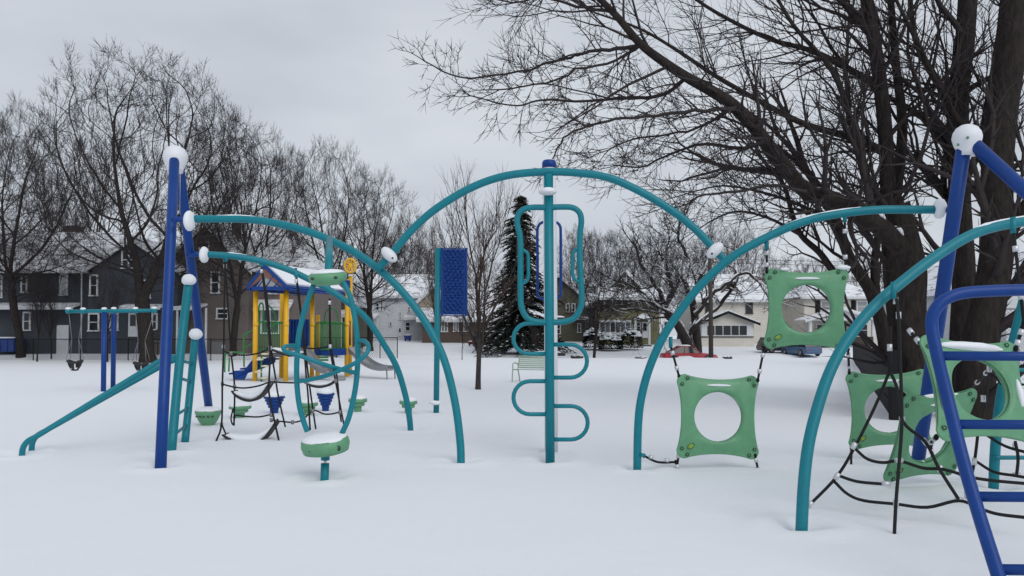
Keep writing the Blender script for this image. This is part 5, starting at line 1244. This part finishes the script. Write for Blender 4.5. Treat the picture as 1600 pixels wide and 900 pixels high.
# sun disc
c_ = Q5(808, 103, 32.5); sr = .175*1.0; q = Matrix.Rotation(R_(90), 3, 'X')
sdk = MB().tube([c_+Vector((sr*1.35*math.cos(a*.2618), 0, sr*1.6*math.sin(a*.2618))) for a in range(24)], .045, 8, closed=True).part('sun_disc', 'yellow', ps)
MB().ell(c_, (sr*.55, .05, sr*.7), n=16, m=8).part('hub', 'yellow', sdk)
for a in range(10):
    t_ = a*.6283; MB().tube([c_+Vector((sr*.4*math.cos(t_), 0, sr*.5*math.sin(t_))), c_+Vector((sr*1.35*math.cos(t_), 0, sr*1.6*math.sin(t_)))], .028, 6).part('spoke', 'yellow', sdk)
MB().bb(c_.x-.26, c_.x+.0, 32.4, 32.6, Q5(0, 245, 32.5).z, Q5(0, 198, 32.5).z).part('post_bracket', 'blue', ps)
MB().ell(c_+Vector((0, 0, -.40)), (.09, .09, .04), n=12, m=6).part('snow', 'snow', ps)

# ------------------------------------------------------------------ swing set
Ys = 23.2
ss = root('swing_set', 'T shaped swing set with two blue posts and a teal top beam', 'swing set', (P(171, 610, Ys).x, Ys, 0))
MB().tube([P(161.5, 622, 22.6), P(163, 488, 22.9)], .072, 14).part('post', 'blue', ss); MB().tube([P(176.5, 610, 24.2), P(178, 487, 23.5)], .072, 14).part('post', 'blue', ss)
bm = [P(105, 486.5, Ys), P(175, 486, Ys), P(242, 485, Ys)]; MB().tube(bm, .055, 14).part('beam', 'teal', ss)
for (x, y) in ((107, 486), (130, 486.3), (163, 486), (178, 485.5), (212, 485.5), (241, 485)): 
    MB().ell(P(x, y, Ys), (.085, .085, .085), n=12, m=8).part('clamp', 'teal', ss); MB().ell(P(x, y-3.5, Ys), (.08, .08, .045), n=12, m=6, jit=.15).part('snow', 'snow', ss)
def swing(px, py, pxa, pxb, label):
    c = P(px, py, Ys); o = root('bucket_swing', label, 'swing', c, 'bucket swings')
    r_s = .20; m = MB(); m.tube([c+Vector((r_s*math.cos(t_*.3142), r_s*.8*math.sin(t_*.3142), .09+.035*math.cos(t_*.6283))) for t_ in range(20)], .036, 8, closed=True, sy=1.)
    for (a0, wd) in ((-1.57, .34), (1.57, .34), (0, .55), (3.14, .55)):
        vs = []
        for i in range(7):
            f = i/6; rr_ = r_s*(1.0-.55*f**2); z = .09-.24*f
            for k_ in range(5):
                th = a0+wd*(k_/4-.5)*2*(1-.25*f); vs += [c+Vector((rr_*math.cos(th), rr_*.8*math.sin(th), z)), c+Vector((rr_*.86*math.cos(th), rr_*.69*math.sin(th), z+.01))]
        fs = []
        for i in range(6):
            for k_ in range(4):
                p_ = i*10+k_*2; fs += [(p_, p_+2, p_+12, p_+10), (p_+1, p_+11, p_+13, p_+3)]
        for i in range(6): fs += [(i*10, i*10+10, i*10+11, i*10+1), (i*10+8, i*10+9, i*10+19, i*10+18)]
        m.add(vs, fs, True)
    m.ell(c+Vector((0, 0, -.15)), (r_s*.55, r_s*.45, .03), n=14, m=6); m.part('seat', 'rubber', o)
    MB().ell(c+Vector((0, 0, -.11)), (.10, .085, .035), n=14, m=6, jit=.1).part('snow', 'snow', o)
    for s_ in (-1, 1):
        top = P(pxa if s_ < 0 else pxb, 488, Ys); mid = c+Vector((s_*.10, 0, .75)); 
        MB().tube([top, mid], .009, 6).part('chain', 'grey_metal', o)
        for s2 in (-1, 1): MB().tube([mid, c+Vector((s_*.20, s2*.12, .17))], .007, 5).part('chain_strap', 'grey_metal', o)
swing(117, 570, 107.5, 129.5, 'black bucket swing nearer the left end of the beam'); swing(220.5, 573, 212, 241, 'black bucket swing nearer the tall blue post')

# ------------------------------------------------------------------ bench
Yb_ = 27.6
bo = root('bench', 'pale green slatted metal bench standing behind the central pole', 'bench', (P(832, 596, Yb_).x, Yb_, 0))
bo.rotation_euler = (0, 0, R_(-26))
def bl3(m, nm, mt='bench_green'): return m.part(nm, mt, bo, local=True)
for s_ in (-1, 1):
    m = MB(); x = s_*.62; m.tube(catmull([(x, -.36, -.1), (x, -.33, .2), (x, -.30, .44), (x, -.30, .60), (x, -.22, .66), (x, -.02, .66), (x, .12, .60)], 5), .022, 8); m.tube(catmull([(x, .30, -.1), (x, .20, .25), (x, .12, .44), (x, .20, .70), (x, .27, .92)], 5), .022, 8); m.tube([(x, -.30, .44), (x, .12, .42)], .022, 8); bl3(m, 'side_frame')
for i in range(7):
    f = i/6; m = MB(); m.bb(-.62, .62, .13+.135*f-.01, .13+.135*f+.012, .50+.40*f-.022, .50+.40*f+.022); bl3(m, 'back_slat')
for i in range(6):
    m = MB(); m.bb(-.62, .62, -.30+i*.075, -.25+i*.075, .43, .45); bl3(m, 'seat_slat')
m = MB(); m.ell((0, -.1, .455), (.58, .17, .03), n=20, m=6, jit=.1); bl3(m, 'snow', 'snow')

# ------------------------------------------------------------------ cars
def car(label, loc, rz, paint, L=4.4, H=1.38, snow=True, coupe=True):
    o = root('parked_car', label, 'car', loc, 'parked cars'); hw = .86
    def loft(secs, mt, nm, par=o):
        m = MB(); k = len(secs[0]); vs = [p for s_ in secs for p in s_]
        m.add(vs, [(i*k+j, i*k+(j+1) % k, (i+1)*k+(j+1) % k, (i+1)*k+j) for i in range(len(secs)-1) for j in range(k)]+[tuple(range(k))[::-1], tuple((len(secs)-1)*k+j for j in range(k))], False)
        return m.part(nm, mt, par, local=True)
    def sec(x, zb, zt, w0): return [(x, -w0, zb+.1), (x, -w0*1.0, (zb+zt)/2), (x, -w0*.95, zt-.06), (x, -w0*.82, zt), (x, w0*.82, zt), (x, w0*.95, zt-.06), (x, w0, (zb+zt)/2), (x, w0, zb+.1), (x, w0*.85, zb), (x, -w0*.85, zb)]
    a = L/2; bh = H*.60
    body = loft([sec(-a, .38, bh*.78, hw*.80), sec(-a+.12, .25, bh*.95, hw*.93), sec(-a*.62, .2, bh*1.02, hw), sec(-a*.2, .2, bh*1.03, hw), sec(a*.28, .2, bh*1.0, hw), sec(a*.7, .2, bh*.92, hw*.99), sec(a-.14, .24, bh*.80, hw*.92), sec(a, .36, bh*.62, hw*.80)], paint, 'body')
    g0, g1, r0, r1 = (-a*.78, a*.36, -a*.36, a*.05) if coupe else (-a*.92, a*.42, -a*.80, a*.10)
    def cs(x, z, w_): return [(x, -w_, z), (x, w_, z)]
    zt0, zt1 = bh*.98, H
    m = MB(); w0, w1 = hw*.90, hw*.72
    m.add([(g0, -w0, zt0), (g1, -w0, zt0), (r1, -w1, zt1-.03), (r0, -w1, zt1-.03), (g0, w0, zt0), (g1, w0, zt0), (r1, w1, zt1-.03), (r0, w1, zt1-.03)], [(0, 1, 2, 3), (7, 6, 5, 4), (1, 5, 6, 2), (4, 0, 3, 7), (3, 2, 6, 7), (0, 4, 5, 1)]); m.part('window', 'pane', o, local=True)
    m = MB(); m.prism([(r0-.08, -w1-.02, zt1-.04), (r1+.08, -w1-.02, zt1-.04), (r1+.08, w1+.02, zt1-.04), (r0-.08, w1+.02, zt1-.04)], (0, 0, .045)); m.part('roof', paint, o, local=True)
    for sy in (-1, 1):
        m = MB(); 
        for (xa, xb) in ((g0, r0), (g1, r1), ((g0+g1)/2-.1, (r0+r1)/2-.1)): m.tube([(xa, sy*(w0+.005), zt0), (xb, sy*(w1+.005), zt1-.02)], .035, 6)
        m.part('pillar', paint, o, local=True)
        for x in (-a*.60, a*.60):
            m = MB(); m.lathe([(.20, -.10), (.31, -.10), (.33, -.06), (.33, .06), (.31, .10), (.20, .10)], (x, sy*(hw-.06), .33), 18, Matrix.Rotation(R_(90), 3, 'X')); wh = m.part('wheel', 'tyre', o, local=True)
            m = MB(); m.lathe([(.205, -.106), (.12, -.08), (.03, -.105), (.03, .105), (.12, .08), (.205, .106)], (x, sy*(hw-.06), .33), 14, Matrix.Rotation(R_(90), 3, 'X')); m.part('rim', 'rim', wh, local=True)
        m = MB(); m.ell((a-.06, sy*hw*.58, bh*.60), (.07, .16, .07), n=10, m=6); m.part('headlight', 'lamp_lens', o, local=True)
        m = MB(); m.ell((-a+.03, sy*hw*.58, bh*.72), (.06, .17, .06), n=10, m=6); m.part('tail_light', 'lamp_red', o, local=True)
    if snow:
        m = MB(); m.ell(((r0+r1)/2, 0, zt1), ((r1-r0)/2+.10, w1, .11), n=18, m=8, jit=.1); m.ell((a*.62, 0, bh*.93), (a*.25, hw*.6, .05), n=16, m=6, jit=.2); m.part('snow', 'snow', o, local=True)
    o.rotation_euler = (0, 0, rz); return o
c_ = P(1076, 560, 66.5); car('red coupe parked along the street, partly hidden by a trunk and snow', (c_.x, 66.5, zg(c_.x, 66.5)-.05), R_(2), 'car_red', 4.6, 1.42, True)
c_ = P(1258, 552, 70); car('blue snow topped car in the street below the upper panel', (c_.x, 71, zg(c_.x, 71)-.1), R_(100), 'car_blue', 4.5, 1.45, True, False)
c_ = P(768, 536, 78); car('dark car parked nose-on in front of the brick house', (c_.x, 78, zg(c_.x, 78)), R_(60), 'car_dark', 4.6, 1.65, True, False)
c_ = P(842, 534, 79); car('dark car in shade behind the central pole by the spruce', (c_.x, 79, zg(c_.x, 79)), R_(5), 'car_dark', 4.5, 1.5, True, False)
c_ = P(1222, 540, 74); car('dark car parked below the left edge of the upper panel', (c_.x, 74, zg(c_.x, 74)), R_(4), 'car_dark', 4.5, 1.45, True, False)

# ------------------------------------------------------------------ utility pole, wires, bins, rocks
Yu = 63.
c_ = P(1111, 562, Yu); z_ = zg(c_.x, Yu)
MB().tube([(c_.x, Yu, z_-.3), P(1110.5, 480, Yu), P(1108.5, 386, Yu)], [.19, .17, .13], 10).thing('utility_pole', 'dark_wood', 'dark wooden utility pole in front of the cream house', 'utility pole')
for i, (ya, yb, lab) in enumerate(((404, 408, 'uppermost thin overhead wire right of the arch'), (410, 415, 'second thin overhead wire, just above the panel'), (434, 440, 'lowest thin overhead wire behind the upper panel'))):
    l = [P(1108+(1560-1108)*k/12, ya+(yb-ya)*k/12+math.sin(math.pi*k/12)*3, 63+.6*k) for k in range(13)]
    MB().tube(l, .018, 5).thing('power_line', 'wire', lab, 'wire', 'overhead wires')
def bin_(px0, px1, pt, pb, Y, label, mt='bin_blue'):
    a = P(px0, pb, Y); b_ = P(px1, pt, Y); x0, x1, z1 = a.x, b_.x, b_.z; z0 = max(a.z, zg(a.x, Y)-.05); dp = min(1.4, (x1-x0)*.8)
    o = root('dumpster', label, 'bin', ((x0+x1)/2, Y, z0)); k = .06
    m = MB(); vs = [(x0+k, Y+k, z0+.1), (x1-k, Y+k, z0+.1), (x1-k, Y+dp-k, z0+.1), (x0+k, Y+dp-k, z0+.1), (x0, Y, z1), (x1, Y, z1), (x1, Y+dp, z1), (x0, Y+dp, z1)]
    m.add(vs, [(3, 2, 1, 0), (4, 5, 6, 7), (0, 1, 5, 4), (1, 2, 6, 5), (2, 3, 7, 6), (3, 0, 4, 7)])
    for i in range(3):
        xx = x0+(x1-x0)*(i+1)/4; m.bb(xx-.03, xx+.03, Y-.03, Y+.05, z0+.15, z1-.05)
    m.part('body', mt, o)
    MB().bb(x0-.03, x1+.03, Y-.05, Y+dp+.03, z1+.003, z1+.07).part('lid', mt, o)
    MB().ell(((x0+x1)/2, Y+dp/2, z1+.08), ((x1-x0)*.48, dp*.46, .09), n=16, m=6, jit=.1).part('snow', 'snow', o)
    for xx in (x0+.15, x1-.15): MB().ell((xx, Y+.15, z0+.05), (.08, .06, .08), n=8, m=6).part('caster', 'black_metal', o)
bin_(-22, 21.5, 530, 552, 55.3, 'blue dumpster with snowy lid against the slate house'); bin_(631, 642, 525, 533, 86, 'small blue bin against the white house'); 
bin_(731, 742, 535, 540, 80, 'low red plastic bin half buried in front of the brick house', 'red_plastic')
for i, (px, py, wpx, hpx, lab) in enumerate(((565, 553, 18, 4, 'snow capped rock mound in front of the white house'), (577, 553.5, 9, 3, 'small dark rock right beside the snow capped mound'), (702, 555, 6, 4, 'tiny dark rock by the upper left arch'), (737, 555, 12, 3, 'dark rock left of the mid-park tree trunk'), (753, 555.5, 10, 3, 'dark rock right of the mid-park tree trunk'), (901, 562, 20, 5, 'long dark low rock beside the lower right step loop'), (1001, 559, 18, 3, 'flat dark rock at the street edge left of the red car'), (1137, 559.5, 15, 4, 'dark rock at the street edge right of the red car'))):
    c_ = P(px, py, 59.5 if py > 556 else 63.); c_.z = zg(c_.x, c_.y)+.02; k = wpx/F*c_.y/2
    m = MB(); m.ell(c_+Vector((0, 0, hpx/F*c_.y*.35)), (k, k*.6, hpx/F*c_.y*.75), n=14, m=8, jit=.35, seed=i+3); m.thing('rock', 'rock', lab, 'rock', 'dark rocks along the street edge')
